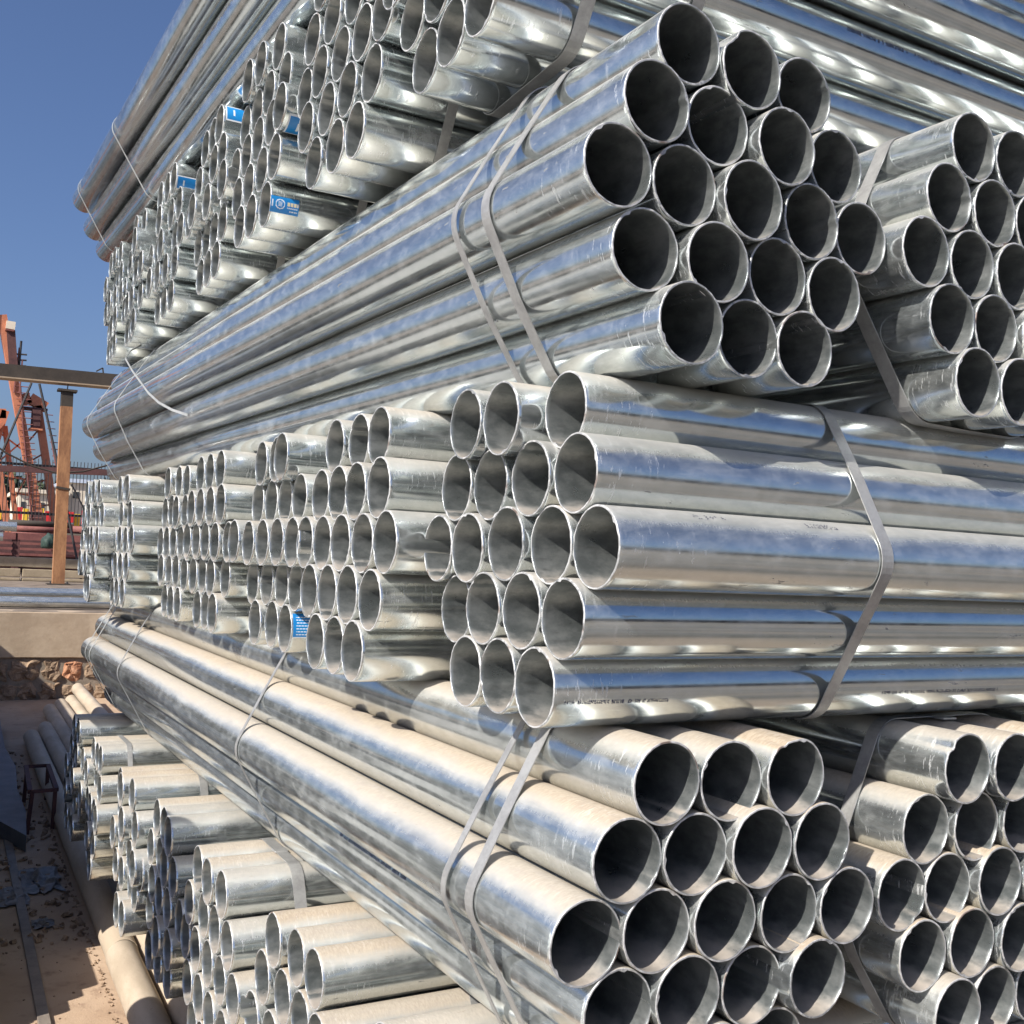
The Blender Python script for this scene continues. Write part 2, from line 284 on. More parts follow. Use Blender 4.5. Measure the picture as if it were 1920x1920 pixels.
def make_ground():
    s = NT('dusty_ground')
    tc = s.n('ShaderNodeTexCoord'); v = tc.outputs['Object']
    n0 = s.noise(v, .16, 4, .6); n1 = s.noise(v, .9, 6, .6); n2 = s.noise(v, 7, 6, .65); n3 = s.noise(v, 90, 3, .6)
    n4 = s.noise(s.vmul(v, (.05, 1, 1)), .8, 4, .6)
    c = s.mix(s.ramp(n1, .35, .65), (0.37, 0.26, 0.175), (0.46, 0.34, 0.24))
    c = s.mix(s.ramp(n2, .52, .76), c, (0.27, 0.185, 0.13))
    sp = s.n('ShaderNodeSeparateXYZ'); s.l(v, sp.inputs[0])
    front = s.math('MAXIMUM', s.ramp(sp.outputs[1], 2.2, 4.2, 1.0, 0.0), s.ramp(sp.outputs[0], -.6, .1, 1.0, 0.0))     # unseen ground out front, darkened to cut light bounced into the bores, tan dirt in the alley
    left = s.ramp(sp.outputs[0], -.9, -.4, 1.0, 0.0)
    c = s.mix(s.math('MULTIPLY', front, s.ramp(n0, .35, .6, .45, 1)), c, (0.165, 0.155, 0.14))
    c = s.mix(s.math('MULTIPLY', s.math('MULTIPLY', front, s.ramp(n4, .5, .62)), .7), c, (0.085, 0.078, 0.068))
    c = s.mix(s.math('MULTIPLY', left, s.ramp(n1, .3, .7, .8, 1.0)), c, s.mix(n2, (0.40, 0.385, 0.35), (0.50, 0.485, 0.45)))
    c = s.mix(s.math('MULTIPLY', s.ramp(n3, .66, .74), .6), c, (0.12, 0.085, 0.06))
    s.l(c, s.b.inputs['Base Color']); s.b.inputs['Roughness'].default_value = .95
    s.b.inputs['Specular IOR Level'].default_value = .2
    bp = s.n('ShaderNodeBump'); bp.inputs['Strength'].default_value = .6; bp.inputs['Distance'].default_value = .012
    h = s.math('ADD', n2, s.math('MULTIPLY', n3, .3)); s.l(h, bp.inputs['Height']); s.l(bp.outputs[0], s.b.inputs['Normal'])
    return s.m

def make_dusty_pipe():
    s = NT('dust_caked_steel')
    co, off, rnd = pipe_coords(s)
    n1 = s.noise(s.vmul(co, (1, .3, 1), off), 7, 5, .65); n2 = s.noise(s.vmul(co, (1, .8, 1), off), 60, 4, .7)
    upz = up_normal(s)
    d = s.math('ADD', upz, s.math('MULTIPLY', s.math('SUBTRACT', n1, .5), 1.3))
    dm = s.ramp(d, -.75, -.1)
    c = s.mix(s.ramp(n1, .35, .65), (0.40, 0.325, 0.24), (0.50, 0.415, 0.315))
    c = s.mix(s.ramp(n2, .6, .75), c, (0.30, 0.24, 0.18))
    s.l(s.mix(dm, (0.22, 0.22, 0.22), c), s.b.inputs['Base Color'])
    s.l(s.math('MULTIPLY', s.math('SUBTRACT', 1, dm), .8), s.b.inputs['Metallic'])
    s.l(s.fmix(dm, .4, .92), s.b.inputs['Roughness'])
    bp = s.n('ShaderNodeBump'); bp.inputs['Strength'].default_value = .5; bp.inputs['Distance'].default_value = .002
    s.l(n2, bp.inputs['Height']); s.l(bp.outputs[0], s.b.inputs['Normal'])
    return s.m

M = {
 'galv': make_galv(), 'bore': make_inner(),
 'rim': make_rim(),
 'strap': make_plain('grey_steel_strap', (.27, .27, .265), (.38, .38, .37), 14, .42, .4, .25, .001, (1, 1, 1)),
 'wire': make_plain('dull_wire', (.36, .37, .36), (.48, .49, .48), 14, .5, .4, 0),
 'ground': make_ground(), 'dusty': make_dusty_pipe(),
 'blue': make_plain('sticker_blue', (.008, .17, .47), (.012, .22, .55), 8, .35, 0, 0),
 'white': make_plain('sticker_white', (.62, .66, .70), (.72, .74, .76), 8, .4, 0, 0),
 'cream': make_plain('sticker_cream', (.60, .52, .34), (.68, .60, .42), 8, .4, 0, 0),
 'ink': make_plain('stencil_ink', (.03, .035, .07), (.05, .055, .10), 30, .6, 0, 0),
 'darkink': make_plain('black_stencil_paint', (.05, .045, .05), (.09, .08, .085), 30, .6, 0, 0),
 'rust': make_plain('rust_stain', (.16, .045, .02), (.24, .09, .04), 40, .85, 0, .4, .001),
 'orange': make_plain('orange_crane_paint', (.42, .145, .075), (.54, .205, .11), 2, .55, 0, .1),
 'maroon': make_plain('dark_oxide_steel', (.07, .03, .03), (.12, .05, .045), 3, .8, 0, .1),
 'redsteel': make_plain('red_oxide_steel', (.16, .055, .05), (.24, .09, .075), 3, .8, 0, .2),
 'rusty': make_plain('rust_brown_steel', (.22, .10, .045), (.40, .20, .09), 5, .8, .0, .3, .004, (1, 1, .35)),
 'beamdark': make_plain('dark_weathered_beam', (.035, .028, .022), (.06, .047, .036), 3, .85, 0, .3),
 'beamlight': make_plain('lit_flange_edge', (.32, .24, .16), (.42, .32, .22), 3, .8, 0, .1),
 'concrete': make_plain('cast_concrete', (.38, .29, .20), (.48, .38, .27), 2.2, .92, 0, .7, .012),
 'concrete2': make_plain('weathered_concrete_beam', (.26, .21, .14), (.36, .29, .20), 3, .92, 0, .6, .01),
 'stone': make_plain('rubble_stone', (.17, .115, .075), (.38, .27, .18), 9, .95, 0, 1, .02),
 'stonered': make_plain('orange_rubble_stone', (.34, .14, .07), (.55, .30, .18), 16, .95, 0, 1, .02),
 'mortar': make_plain('grey_mortar', (.20, .165, .125), (.28, .23, .18), 8, .95, 0, .8, .01),
 'cream_wall': make_plain('cream_render', (.62, .54, .42), (.70, .62, .50), 1, .9, 0, 0),
 'grey_roof': make_plain('pale_blue_sheet', (.42, .50, .62), (.52, .58, .68), 1, .6, 0, 0),
 'darkwin': make_plain('dark_glass', (.03, .035, .04), (.05, .055, .06), 1, .2, 0, 0),
 'fence': make_plain('dark_fence_paint', (.03, .028, .03), (.05, .045, .045), 3, .7, 0, 0),
 'red': make_plain('red_banner', (.55, .012, .02), (.65, .03, .03), 3, .7, 0, 0),
 'yellow': make_plain('yellow_banner', (.80, .48, .02), (.85, .55, .05), 3, .7, 0, 0),
 'plastic': make_plain('grubby_plastic_film', (.10, .085, .07), (.20, .18, .155), 20, .5, 0, .4, .004),
 'railsteel': make_plain('worn_steel_strip', (.20, .165, .14), (.27, .23, .19), 8, .7, .3, .2),
 'sheet': make_plain('dark_steel_sheet', (.13, .13, .14), (.18, .18, .185), 5, .6, .3, .15),
 'shedwall': make_plain('weathered_shed_wall', (.10, .085, .075), (.15, .13, .115), 1, .85, 0, 0),
 'yard': make_plain('dark_yard_grit', (.11, .085, .065), (.24, .19, .145), 3, .95, 0, .6, .01),
 'leaf': make_plain('dark_tree_mass', (.030, .045, .022), (.06, .075, .035), 12, .9, 0, 0),
 'green': make_plain('dark_green_tarpaulin', (.015, .035, .028), (.025, .05, .04), 5, .7, 0, .3),
}

# ------------------------------------------------------------------ object helpers
def link(name, mesh, parent=None, mats=()):
    o = bpy.data.objects.new(name, mesh)
    for mm in mats:
        if mm not in list(mesh.materials): mesh.materials.append(mm)
    col.objects.link(o)
    if parent: o.parent = parent
    return o

def tag(o, label, cat, group=None, kind=None):
    if label: o['label'] = label
    if cat: o['category'] = cat
    if group: o['group'] = group
    if kind: o['kind'] = kind
    elif cat: o['kind'] = 'thing'
    return o

def empty(name, loc, label, cat, group=None):
    o = bpy.data.objects.new(name, None); o.location = loc; o.empty_display_size = .1
    col.objects.link(o)
    return tag(o, label, cat, group)

def struct(name, bm_, mat):
    me = bpy.data.meshes.new(name); bm_.to_mesh(me); bm_.free()
    o = link(name, me, None, [mat]); o['kind'] = 'structure'
    return o

def mk(name, bm_, mat, parent=None, smooth=False):
    me = bpy.data.meshes.new(name)
    if parent is not None:
        bmesh.ops.translate(bm_, verts=bm_.verts, vec=-parent_origin(parent))
    bmesh.ops.recalc_face_normals(bm_, faces=bm_.faces)
    bm_.to_mesh(me); bm_.free()
    if smooth:
        for p in me.polygons: p.use_smooth = True
    return link(name, me, parent, [mat] if not isinstance(mat, (list, tuple)) else mat)

def parent_origin(p):
    v = Vector(p.location)
    while p.parent: p = p.parent; v += Vector(p.location)
    return v

def box(bm_, c, s, bev=0.0, rot=None):
    r = bmesh.ops.create_cube(bm_, size=1)
    vs = r['verts']
    bmesh.ops.scale(bm_, vec=Vector(s), verts=vs)
    if bev:
        es = list({e for v in vs for e in v.link_edges})
        rr = bmesh.ops.bevel(bm_, geom=es, offset=bev, segments=1, affect='EDGES')
        vs = list({v for f in rr['faces'] for v in f.verts} | set(v for v in vs if v.is_valid))
    if rot is not None: bmesh.ops.transform(bm_, matrix=rot, verts=vs)
    bmesh.ops.translate(bm_, vec=Vector(c), verts=vs)
    return vs

def bar(bm_, a, b, w, d, upv=Vector((0, 1, 0))):
    a, b = Vector(a), Vector(b); ax = (b - a)
    z = ax.normalized(); x = upv.cross(z).normalized(); y = z.cross(x)
    vs = []
    for p in (a, b):
        for sx, sy in ((-1, -1), (1, -1), (1, 1), (-1, 1)):
            vs.append(bm_.verts.new(p + x * (sx * w / 2) + y * (sy * d / 2)))
    for q in ((0, 1, 2, 3), (7, 6, 5, 4), (0, 4, 5, 1), (1, 5, 6, 2), (2, 6, 7, 3), (3, 7, 4, 0)):
        bm_.faces.new([vs[k] for k in q])
    return vs

def tube_path(bm_, pts, r, n=6):
    rings = []
    for k, p in enumerate(pts):
        p = Vector(p)
        a = Vector(pts[max(k - 1, 0)]); b = Vector(pts[min(k + 1, len(pts) - 1)])
        z = (b - a).normalized(); x = z.orthogonal().normalized()
        if rings:
            x = (px_ - z * px_.dot(z)).normalized()
        px_ = x; y = z.cross(x)
        rings.append([bm_.verts.new(p + (x * math.cos(t) + y * math.sin(t)) * r) for t in [2 * math.pi * i / n for i in range(n)]])
    for a, b in zip(rings, rings[1:]):
        for i in range(n): bm_.faces.new([a[i], a[(i + 1) % n], b[(i + 1) % n], b[i]])
    bm_.faces.new(rings[0][::-1]); bm_.faces.new(rings[-1])

# ------------------------------------------------------------------ the pipe mesh (its axis is local +Y, the seen end at y = 0)
def pipe_mesh(name, dents=(), seed=0, nseg=72, seam=True, length=LEN):
    rnd = random.Random(seed)
    ro, ri = .496 * U, .470 * U
    ys = [0.0, .008, .06, .2, .45, .8, 1.4, length * .5, length - .008, length]
    ph = [rnd.random() * 6.28 for _ in range(4)]
    def dent(th, y):
        d = 0
        for (a0, w, depth, yl) in dents:
            dd = math.atan2(math.sin(th - a0), math.cos(th - a0))
            d += depth * math.exp(-(dd / w) ** 2) * math.exp(-(y / yl) ** 2)
        return d
    verts, faces, mi = [], [], []
    def ring(r, y, k, jit=0.0):
        base = len(verts)
        for i in range(nseg):
            th = 2 * math.pi * i / nseg
            rr = r - dent(th, y) * U
            yy = y * U
            if jit: yy += jit * (math.sin(5 * th + ph[0]) + .7 * math.sin(11 * th + ph[1]) + .8 * math.sin(23 * th + ph[2]))
            verts.append((rr * math.cos(th), yy, rr * math.sin(th)))
        return base
    def ring_in(r, y, jit=0.0):
        base = len(verts)
        sa = int(nseg * .21)
        for i in range(nseg):
            th = 2 * math.pi * i / nseg
            rr = r - dent(th, y) * U
            if seam and i in (sa, sa + 1): rr -= .019 * U * (1 + .5 * math.sin(y * 40 + i))
            yy = y * U
            if jit: yy += jit * (math.sin(5 * th + ph[0]) + .7 * math.sin(11 * th + ph[1]) + .8 * math.sin(23 * th + ph[2]))
            verts.append((rr * math.cos(th), yy, rr * math.sin(th)))
        return base
    def band(a, b, m_, flip=False):
        for i in range(nseg):
            j = (i + 1) % nseg
            f = (a + i, a + j, b + j, b + i)
            faces.append(f[::-1] if flip else f); mi.append(m_)
    J = .00045
    outer = [ring(ro if 0 < k < len(ys) - 1 else ro - .006 * U, y, k, J if k < 2 else 0) for k, y in enumerate(ys)]
    iy = [0.0, .004, .06, .12, .2, .32, .45, .62, .8, 1.1, 1.5, 2.2, length * .5, length]
    inner = [ring_in(ri if k else ri + .003 * U, y, J if k < 2 else 0) for k, y in enumerate(iy)]
    for k, (a, b) in enumerate(zip(outer, outer[1:])): band(a, b, 2 if k == 0 else 0)
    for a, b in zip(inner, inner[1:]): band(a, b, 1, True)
    band(inner[0], outer[0], 2); band(outer[-1], inner[-1], 2)
    me = bpy.data.meshes.new(name); me.from_pydata(verts, [], faces)
    me.polygons.foreach_set('material_index', mi)
    me.polygons.foreach_set('use_smooth', [m_ != 2 for m_ in mi])
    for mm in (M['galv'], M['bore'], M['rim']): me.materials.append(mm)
    me.update()
    return me

PIPE = [pipe_mesh('pipe_mesh', seed=k) for k in range(4)]
PIPE_LOW = pipe_mesh('pipe_far_mesh', seed=9, nseg=36)
NR = [3, 4, 5, 4, 3]

def hull(pts):
    pts = sorted(set(pts))
    def half(ps):
        o = []
        for p in ps:
            while len(o) > 1 and (o[-1][0] - o[-2][0]) * (p[1] - o[-2][1]) - (o[-1][1] - o[-2][1]) * (p[0] - o[-2][0]) <= 0: o.pop()
            o.append(p)
        return o
    a, b = half(pts), half(pts[::-1])
    return a[:-1] + b[:-1]

def strap_mesh(centres, pos, wid, gap=.012, thick=.014, slant=0.0, kind='A', wob=0.0, tilt=0.0):
    """a flat steel band pulled round the bundle; pos(c) along the pipes; all in diameters"""
    pts = []
    for (a, z) in centres:
        for k in range(40):
            t = 2 * math.pi * k / 40
            pts.append((round(a + (.498 + gap) * math.cos(t), 5), round(z + (.498 + gap) * math.sin(t), 5)))
    h = hull(pts)
    res = []
    for k in range(len(h)):
        a, b = h[k], h[(k + 1) % len(h)]
        n = max(1, int(math.dist(a, b) / .25))
        for j in range(n): res.append((a[0] + (b[0] - a[0]) * j / n, a[1] + (b[1] - a[1]) * j / n))
    ca = sum(p[0] for p in res) / len(res); cz = sum(p[1] for p in res) / len(res)
    bm_ = bmesh.new(); rings = []
    N = len(res)
    for k, (a, z) in enumerate(res):
        pa, na = res[k - 1], res[(k + 1) % N]
        tx, tz = na[0] - pa[0], na[1] - pa[1]; L = math.hypot(tx, tz) or 1
        nx, nz = tz / L, -tx / L
        y = pos + slant * (z - cz) + tilt * (a - ca) + wob * math.sin(k * .35)
        rg = []
        for (dw, dt) in ((-.5, 0), (.5, 0), (.5, 1), (-.5, 1)):
            aa = a + nx * thick * dt; zz = z + nz * thick * dt; yy = y + wid * dw
            rg.append(bm_.verts.new((aa, yy, zz)))
        rings.append(rg)
    for k in range(N):
        A, B_ = rings[k], rings[(k + 1) % N]
        for i in range(4): bm_.faces.new([A[i], A[(i + 1) % 4], B_[(i + 1) % 4], B_[i]])
    bmesh.ops.recalc_face_normals(bm_, faces=bm_.faces)
    return bm_

def P3(kind, a, axial, z):          # pile coordinates (diameters) -> metres
    return Vector((a * U, axial * U, (z + EYE) * U)) if kind == 'A' else Vector((axial * U, a * U, (z + EYE) * U))

STICK = {('4.3', 4, 2): (.0, .62, -32, 8, 'full'), ('4.4', 0, 2): (.06, .70, -6, 52, 'plain'), ('4.5', 0, 2): (.02, .66, -50, -3, 'plain'),
         ('4.3', 2, 4): (.12, .85, -100, -33, 'plain'), ('2.3', 4, 2): (.04, .60, -18, 41, 'text')}

def sticker(parent, u, z, e, spec, root):
    s0, s1, f0, f1, style = spec
    nx_, ny_ = 44, 26
    bm_ = bmesh.new(); vs = []
    r = .5015
    for j in range(ny_ + 1):
        f = R(f0 + (f1 - f0) * j / ny_)
        vs.append([bm_.verts.new(P3('B', u - r * math.cos(f), e + s0 + (s1 - s0) * i / nx_, z + r * math.sin(f))) for i in range(nx_ + 1)])
    W_, H_ = s1 - s0, abs(R(f1 - f0)) * .5
    for j in range(ny_):
        for i in range(nx_):
            fc = bm_.faces.new([vs[j][i], vs[j][i + 1], vs[j + 1][i + 1], vs[j + 1][i]])
            a = (i + .5) / nx_; b = (j + .5) / ny_; mi_ = 0
            if style == 'full':
                dx, dy = (a - .34) * W_, (b - .55) * H_
                rr = math.hypot(dx, dy)
                if .085 < rr < .105 or (rr < .06 and int((dy + .2) / .013) % 2 == 0 and abs(dx) < .045): mi_ = 1
                if .05 < a < .10 and .35 < b < .78: mi_ = 1
                if .58 < a < .97 and .50 < b < .72: mi_ = 2 if int(a * 44) % 5 else 0
                if .58 < a < .97 and .36 < b < .42 and int(a * 44) % 3: mi_ = 1
                if .68 < a < .95 and .16 < b < .22 and int(a * 44) % 4: mi_ = 1
            elif style == 'text':
                if a > .12 and a < .9 and .12 < b < .86 and int(b * 26) % 3 == 0 and (i * 7 + j * 3) % 5: mi_ = 1
                if b < .04: mi_ = 1
            else:
                if a < .04 or a > .96 or b < .06 or b > .94: mi_ = 1
                if .3 < a < .36 and .3 < b < .7: mi_ = 1
            fc.material_index = mi_
    o = mk('sticker', bm_, [M['blue'], M['white'], M['cream']], parent=None)
    o.parent = parent
    o.matrix_parent_inverse = parent.matrix_world.inverted() if False else Matrix.Identity(4)
    return o

def stencil(kind, u, z, e, s0, s1, phi, h, mat, seed, dens=.75, cell=None):
    """dot-matrix batch number printed along a pipe; real ink-thin quads hugging the tube"""
    rnd = random.Random(seed); bm_ = bmesh.new()
    cw = h * .62 if cell is None else cell
    n = int((s1 - s0) / cw); r = .4995
    for c in range(n):
        if rnd.random() < .10: continue
        for gx in range(3):
            on = rnd.random() < .8
            for gy in range(5):
                if (on and rnd.random() < dens) or rnd.random() < dens * .35:
                    a0 = s0 + c * cw + gx * cw * .27; a1 = a0 + cw * .24
                    p0 = phi + h * 2 * (gy / 5 - .5); p1 = p0 + h * 2 * .17
                    q = []
                    for aa, pp in ((a0, p0), (a1, p0), (a1, p1), (a0, p1)):
                        sg = -1
                        q.append(bm_.verts.new(P3(kind, u + sg * r * math.cos(pp), e + aa, z + r * math.sin(pp))))
                    bm_.faces.new(q)
    return bm_

DENTS = {('3.1', 0, 1): [(R(140), .22, .05, .5), (R(128), .07, .03, .3)], ('1.1', 0, 2): [(R(98), .35, .035, .5), (R(118), .1, .03, .4)],
         ('1.2', 0, 0): [(R(138), .12, .05, .35)], ('1.2', 2, 0): [(R(-50), .18, .04, .4)], ('2.1', 2, 2): [(R(0), .3, .012, .3)]}
TXT = {('4.1', 3, 3): [(6.0, 7.4, R(8), .075, M['ink'], 1, .8), (7.55, 8.75, R(8), .07, M['ink'], 2, .6)],
       ('2.1', 4, 2): [(.15, 1.7, R(-15), .05, M['ink'], 3, .6), (5.5, 8.1, R(-14), .05, M['ink'], 4, .5)],
       ('2.1', 2, 4): [(5.6, 7.9, R(-66), .06, M['ink'], 5, .5), (1.2, 1.7, R(58), .10, M['ink'], 6, .25), (3.0, 3.6, R(56), .10, M['ink'], 7, .25)],
       ('5.1', 3, 0): [(10.0, 27.0, R(2), .20, M['darkink'], 8, .35)],
       ('1.1', 3, 0): [(4.9, 7.7, R(24), .085, M['ink'], 9, .8)]}

def build_bundle(key, kind, u, z, e, per, label, group, straps, dust, film=0.0, ang=0.0, jit=.06, low=False):
    base = P3(kind, u, e, z - 2.23)
    root = empty('pipe_bundle', base, label, 'pipe bundle', group)
    rnd = random.Random(hash(key) % 1000 if False else sum(ord(c) * (k + 3) for k, c in enumerate(key)))
    rot = Matrix.Rotation(ang, 4, 'Z')
    centres = []
    for r_ in range(5):
        for i in range(NR[r_]):
            du, dz, de = per.get((r_, i), (rnd.gauss(0, .008), rnd.gauss(0, .008), rnd.gauss(0, jit)))
            du = max(-.045, min(.045, du)); dz = max(-.05, min(.05, dz))
            lu = (i - (NR[r_] - 1) / 2) * (1 if kind == 'A' else -1) + du
            lz = (2 - r_) * .866 + dz
            uu, zz, ee = u + lu, z + lz, e + de
            centres.append((uu, zz))
            if (key, r_, i) in DENTS:
                me = pipe_mesh('dented_pipe_mesh', dents=DENTS[(key, r_, i)], seed=r_ * 7 + i, seam=(key == '1.1')); spin = 0
            else:
                me = PIPE_LOW if low else PIPE[rnd.randrange(4)]; spin = rnd.random() * 2 * math.pi
            o = bpy.data.objects.new('pipe', me); col.objects.link(o); o.parent = root
            wp = P3(kind, uu, ee, zz)
            if kind == 'A' and ang:
                pv = P3('A', u, e, zz); d_ = wp - pv; wp = pv + rot.to_3x3() @ d_
            o.location = wp - base
            orient = Matrix.Rotation(ang if kind == 'A' else -math.pi / 2, 4, 'Z') @ Matrix.Rotation(spin, 4, 'Y')
            o.rotation_euler = orient.to_euler()
            if me in PIPE: o.scale = (rnd.uniform(.988, 1.006), 1, rnd.uniform(.988, 1.006))
            o['dust'] = max(0.0, dust * (1 + rnd.uniform(-.25, .25))); o['film'] = film * rnd.uniform(.4, 1.3)
            if (key, r_, i) in STICK:
                st = sticker(o, uu, zz, ee, STICK[(key, r_, i)], root)
                st.matrix_parent_inverse = (Matrix.Translation(wp) @ orient).inverted()
            for tx in TXT.get((key, r_, i), ()):
                bm_ = stencil(kind, uu, zz, ee, *tx)
                tt = mk('stencil_text', bm_, tx[4]); tt.parent = o; tt['kind'] = 'stuff'
                if kind == 'A' and ang:
                    pv = P3('A', u, e, zz)
                    tt.matrix_parent_inverse = (Matrix.Translation(wp) @ orient).inverted() @ Matrix.Translation(pv) @ rot @ Matrix.Translation(-pv)
                else:
                    tt.matrix_parent_inverse = (Matrix.Translation(wp) @ orient).inverted()
    for sp in straps:
        bm_ = strap_mesh(centres, *sp[:2], **(sp[2] if len(sp) > 2 else {}))
        for v in bm_.verts:
            a, y, zz = v.co
            v.co = P3(kind, a, y, zz) if kind == 'B' else P3('A', u, e, 0) * 1.0 + rot.to_3x3() @ (P3('A', a, y, zz) - P3('A', u, e, 0))
        bmesh.ops.recalc_face_normals(bm_, faces=bm_.faces)
        bmesh.ops.translate(bm_, verts=bm_.verts, vec=-base)
        me = bpy.data.meshes.new('strap'); bm_.to_mesh(me); bm_.free()
        so = link('strap', me, root, [M['strap'] if sp[1] > .11 else M['wire']])
        if sp[1] > .18 and not low:       # crimped seal that joins the band
            top = max(centres, key=lambda c_: (c_[1] - z) * .5 - abs(c_[0] - u) * (1 if kind == 'B' else 1))
            bm_ = bmesh.new(); box(bm_, (0, 0, 0), (.30 * U, (sp[1] + .05) * U, .035 * U) if kind == 'A' else ((sp[1] + .05) * U, .30 * U, .035 * U), .002)
            c = P3(kind, top[0], sp[0], top[1] + .53)
            if kind == 'A': c = P3('A', u, e, 0) + rot.to_3x3() @ (c - P3('A', u, e, 0))
            bmesh.ops.translate(bm_, verts=bm_.verts, vec=c - base)
            me = bpy.data.meshes.new('seal'); bm_.to_mesh(me); bm_.free(); link('seal', me, so, [M['strap']])
    if key == '3.1':      # a cut band hanging loose down the alley side
        pts = [(5.6, 38.2, 6.95), (5.1, 37.0, 6.5), (4.77, 35.72, 5.99), (4.80, 34.27, 5.39), (4.85, 32.94, 4.89), (4.9, 31.54, 4.37), (4.98, 30.2, 3.95), (5.12, 28.9, 3.62), (5.35, 27.9, 3.4)]
        bm_ = bmesh.new(); prev = None
        for p in pts:
            c = P3('A', *p) - base
            cur = [bm_.verts.new(c + Vector(d_)) for d_ in ((0, 0, .0055), (.002, 0, .0055), (.002, .003, -.0055), (0, .003, -.0055))]
            if prev:
                for i in range(4): bm_.faces.new([prev[i], prev[(i + 1) % 4], cur[(i + 1) % 4], cur[i]])
            prev = cur
        bmesh.ops.recalc_face_normals(bm_, faces=bm_.faces)
        me = bpy.data.meshes.new('strap'); bm_.to_mesh(me); bm_.free()
        lo = link('strap', me, root, [M['wire']]); lo['label'] = 'loose cut strap dangling from the bundle'
    return root

# ------------------------------------------------------------------ the pile
G = {'A': 'pipe bundles with their dark ends to the front', 'B': 'pipe bundles laid crosswise with ends to the left', 'N': 'pipe bundles of the neighbouring stack'}
ORD = ['', 'first', 'second', 'third', 'fourth', 'fifth', 'sixth', 'seventh', 'eighth']
LB = {0: 'lowest crosswise layer', 2: 'middle crosswise layer', 4: 'uppermost crosswise layer'}
LA = {1: 'lower front-facing layer', 3: 'upper front-facing layer', 5: 'topmost front-facing layer'}
AANG = {'3': .045, '1': .034, '5': .045}
DUSTL = {0: .82, 1: 1.0, 2: .62, 3: .55, 4: .12, 5: .05}
FILML = {0: .03, 1: .045, 2: .03, 3: .02, 4: .02, 5: 0.0}
extra = {
 '0.0': (13.3, -9.05, 5.85, {}), 
 '3.3': (18.9, 4.55, 9.95, {}), '1.3': (19.1, -4.35, 10.0, {}), '5.2': (11.4, 13.8, 10.3, {}), '5.3': (16.6, 13.8, 10.2, {}),
 '4.6': (38.0, 9.2, 5.2, {}), '4.7': (42.6, 9.2, 5.1, {}),
}
allb = dict(BUNDLES); allb.update(extra)
STR = {
 '3.1': [(12.14 - .0, .20, dict(gap=.014)), (12.95, .13, dict(gap=.05, slant=.03)), (37.6, .11, dict(gap=.03, slant=-.15)), (43.3, .08, {})],
 '1.1': [(12.0, .20, dict(gap=.014)), (12.62, .13, dict(gap=.06, slant=-.05)), (22.6, .12, dict(slant=.05)), (36.7, .12, dict(slant=.1)), (42.6, .10, {}), (43.6, .10, {})],
 '3.2': [(10.95, .24, dict(slant=.12)), (30, .2)], '1.2': [(11.1, .22, dict(slant=.08)), (30, .2)], '3.3': [(12.3, .2)], '1.3': [(12.3, .2)],
 '5.1': [(12.4, .2), (36.5, .08, dict(slant=.12)), (43.6, .07, {})], '5.2': [(12.4, .2)], '5.3': [(12.4, .2)],
 '2.1': [(10.85, .205, dict(gap=.012)), (27, .2)], '2.2': [(11.2, .2)], '2.3': [(10.8, .2)],
 '4.1': [(7.45, .22), (9.2, .2)], '4.2': [(7.35, .19)], '4.3': [(7.6, .19)], '4.4': [(7.2, .19)], '4.0': [(8.2, .2)], '4.5': [(7.2, .18)],
 '0.1': [(8.6, .2)], '0.2': [(7.0, .26)], '0.4': [(7.0, .22)], '0.5': [(5.95, .16)], '0.3': [(8.2, .2)], '0.0': [(8.6, .2)],
}
for key in sorted(allb):
    u, z, e, per = allb[key]
    if key[0] == '5': u += 1.56
    l, k = int(key[0]), int(key[2])
    kind = 'A' if l % 2 else 'B'
    far = (kind == 'B' and k >= 6)
    if kind == 'A':
        label = 'pipe bundle with open ends facing front, %s from the corner in the %s' % (ORD[k], LA[l])
    else:
        kk = {0: k + 1, 2: k, 4: k}[l]
        label = 'pipe bundle with open ends facing left, %s from the corner in the %s' % (ORD[kk], LB[l])
    build_bundle(key, kind, u, z, e, per, label, G[kind], STR.get(key, []), DUSTL[l], FILML[l], AANG.get(key[0], 0) if kind == 'A' else 0,
                 jit=.12 if kind == 'B' else .07, low=far)
# neighbouring stack on the left of the alley, its pipes run away from the alley (it throws the shadow on the ground)
for j, z in enumerate((-11.3, -7.3, -3.3)):
    build_bundle('n24%d' % j, 'B', 24.3, z, -1.0 - LEN, {}, 'pipe bundle pointing at the alley from the left side, %s of its pile' % ('bottom', 'middle', 'top')[j], G['N'], [], .5, .1, jit=.15, low=True)
for (nm, u, es, zs) in (('near', -1.2, (32.5, 36.2, 41.0), (-11.6, -7.1, -2.7)), ('far', -6.6, (63.0, 63.2, 62.8), (-11.6, -7.1, -2.6))):
    for j, (e_, z) in enumerate(zip(es, zs)):
        build_bundle('p%s%d' % (nm, j), 'A', u, z, e_, {}, 'pipe bundle lying along the left side of the alley, %s end, %s' % (nm, ('lower', 'middle', 'upper')[j]), G['N'], [], .5, .1, jit=.5, low=True)

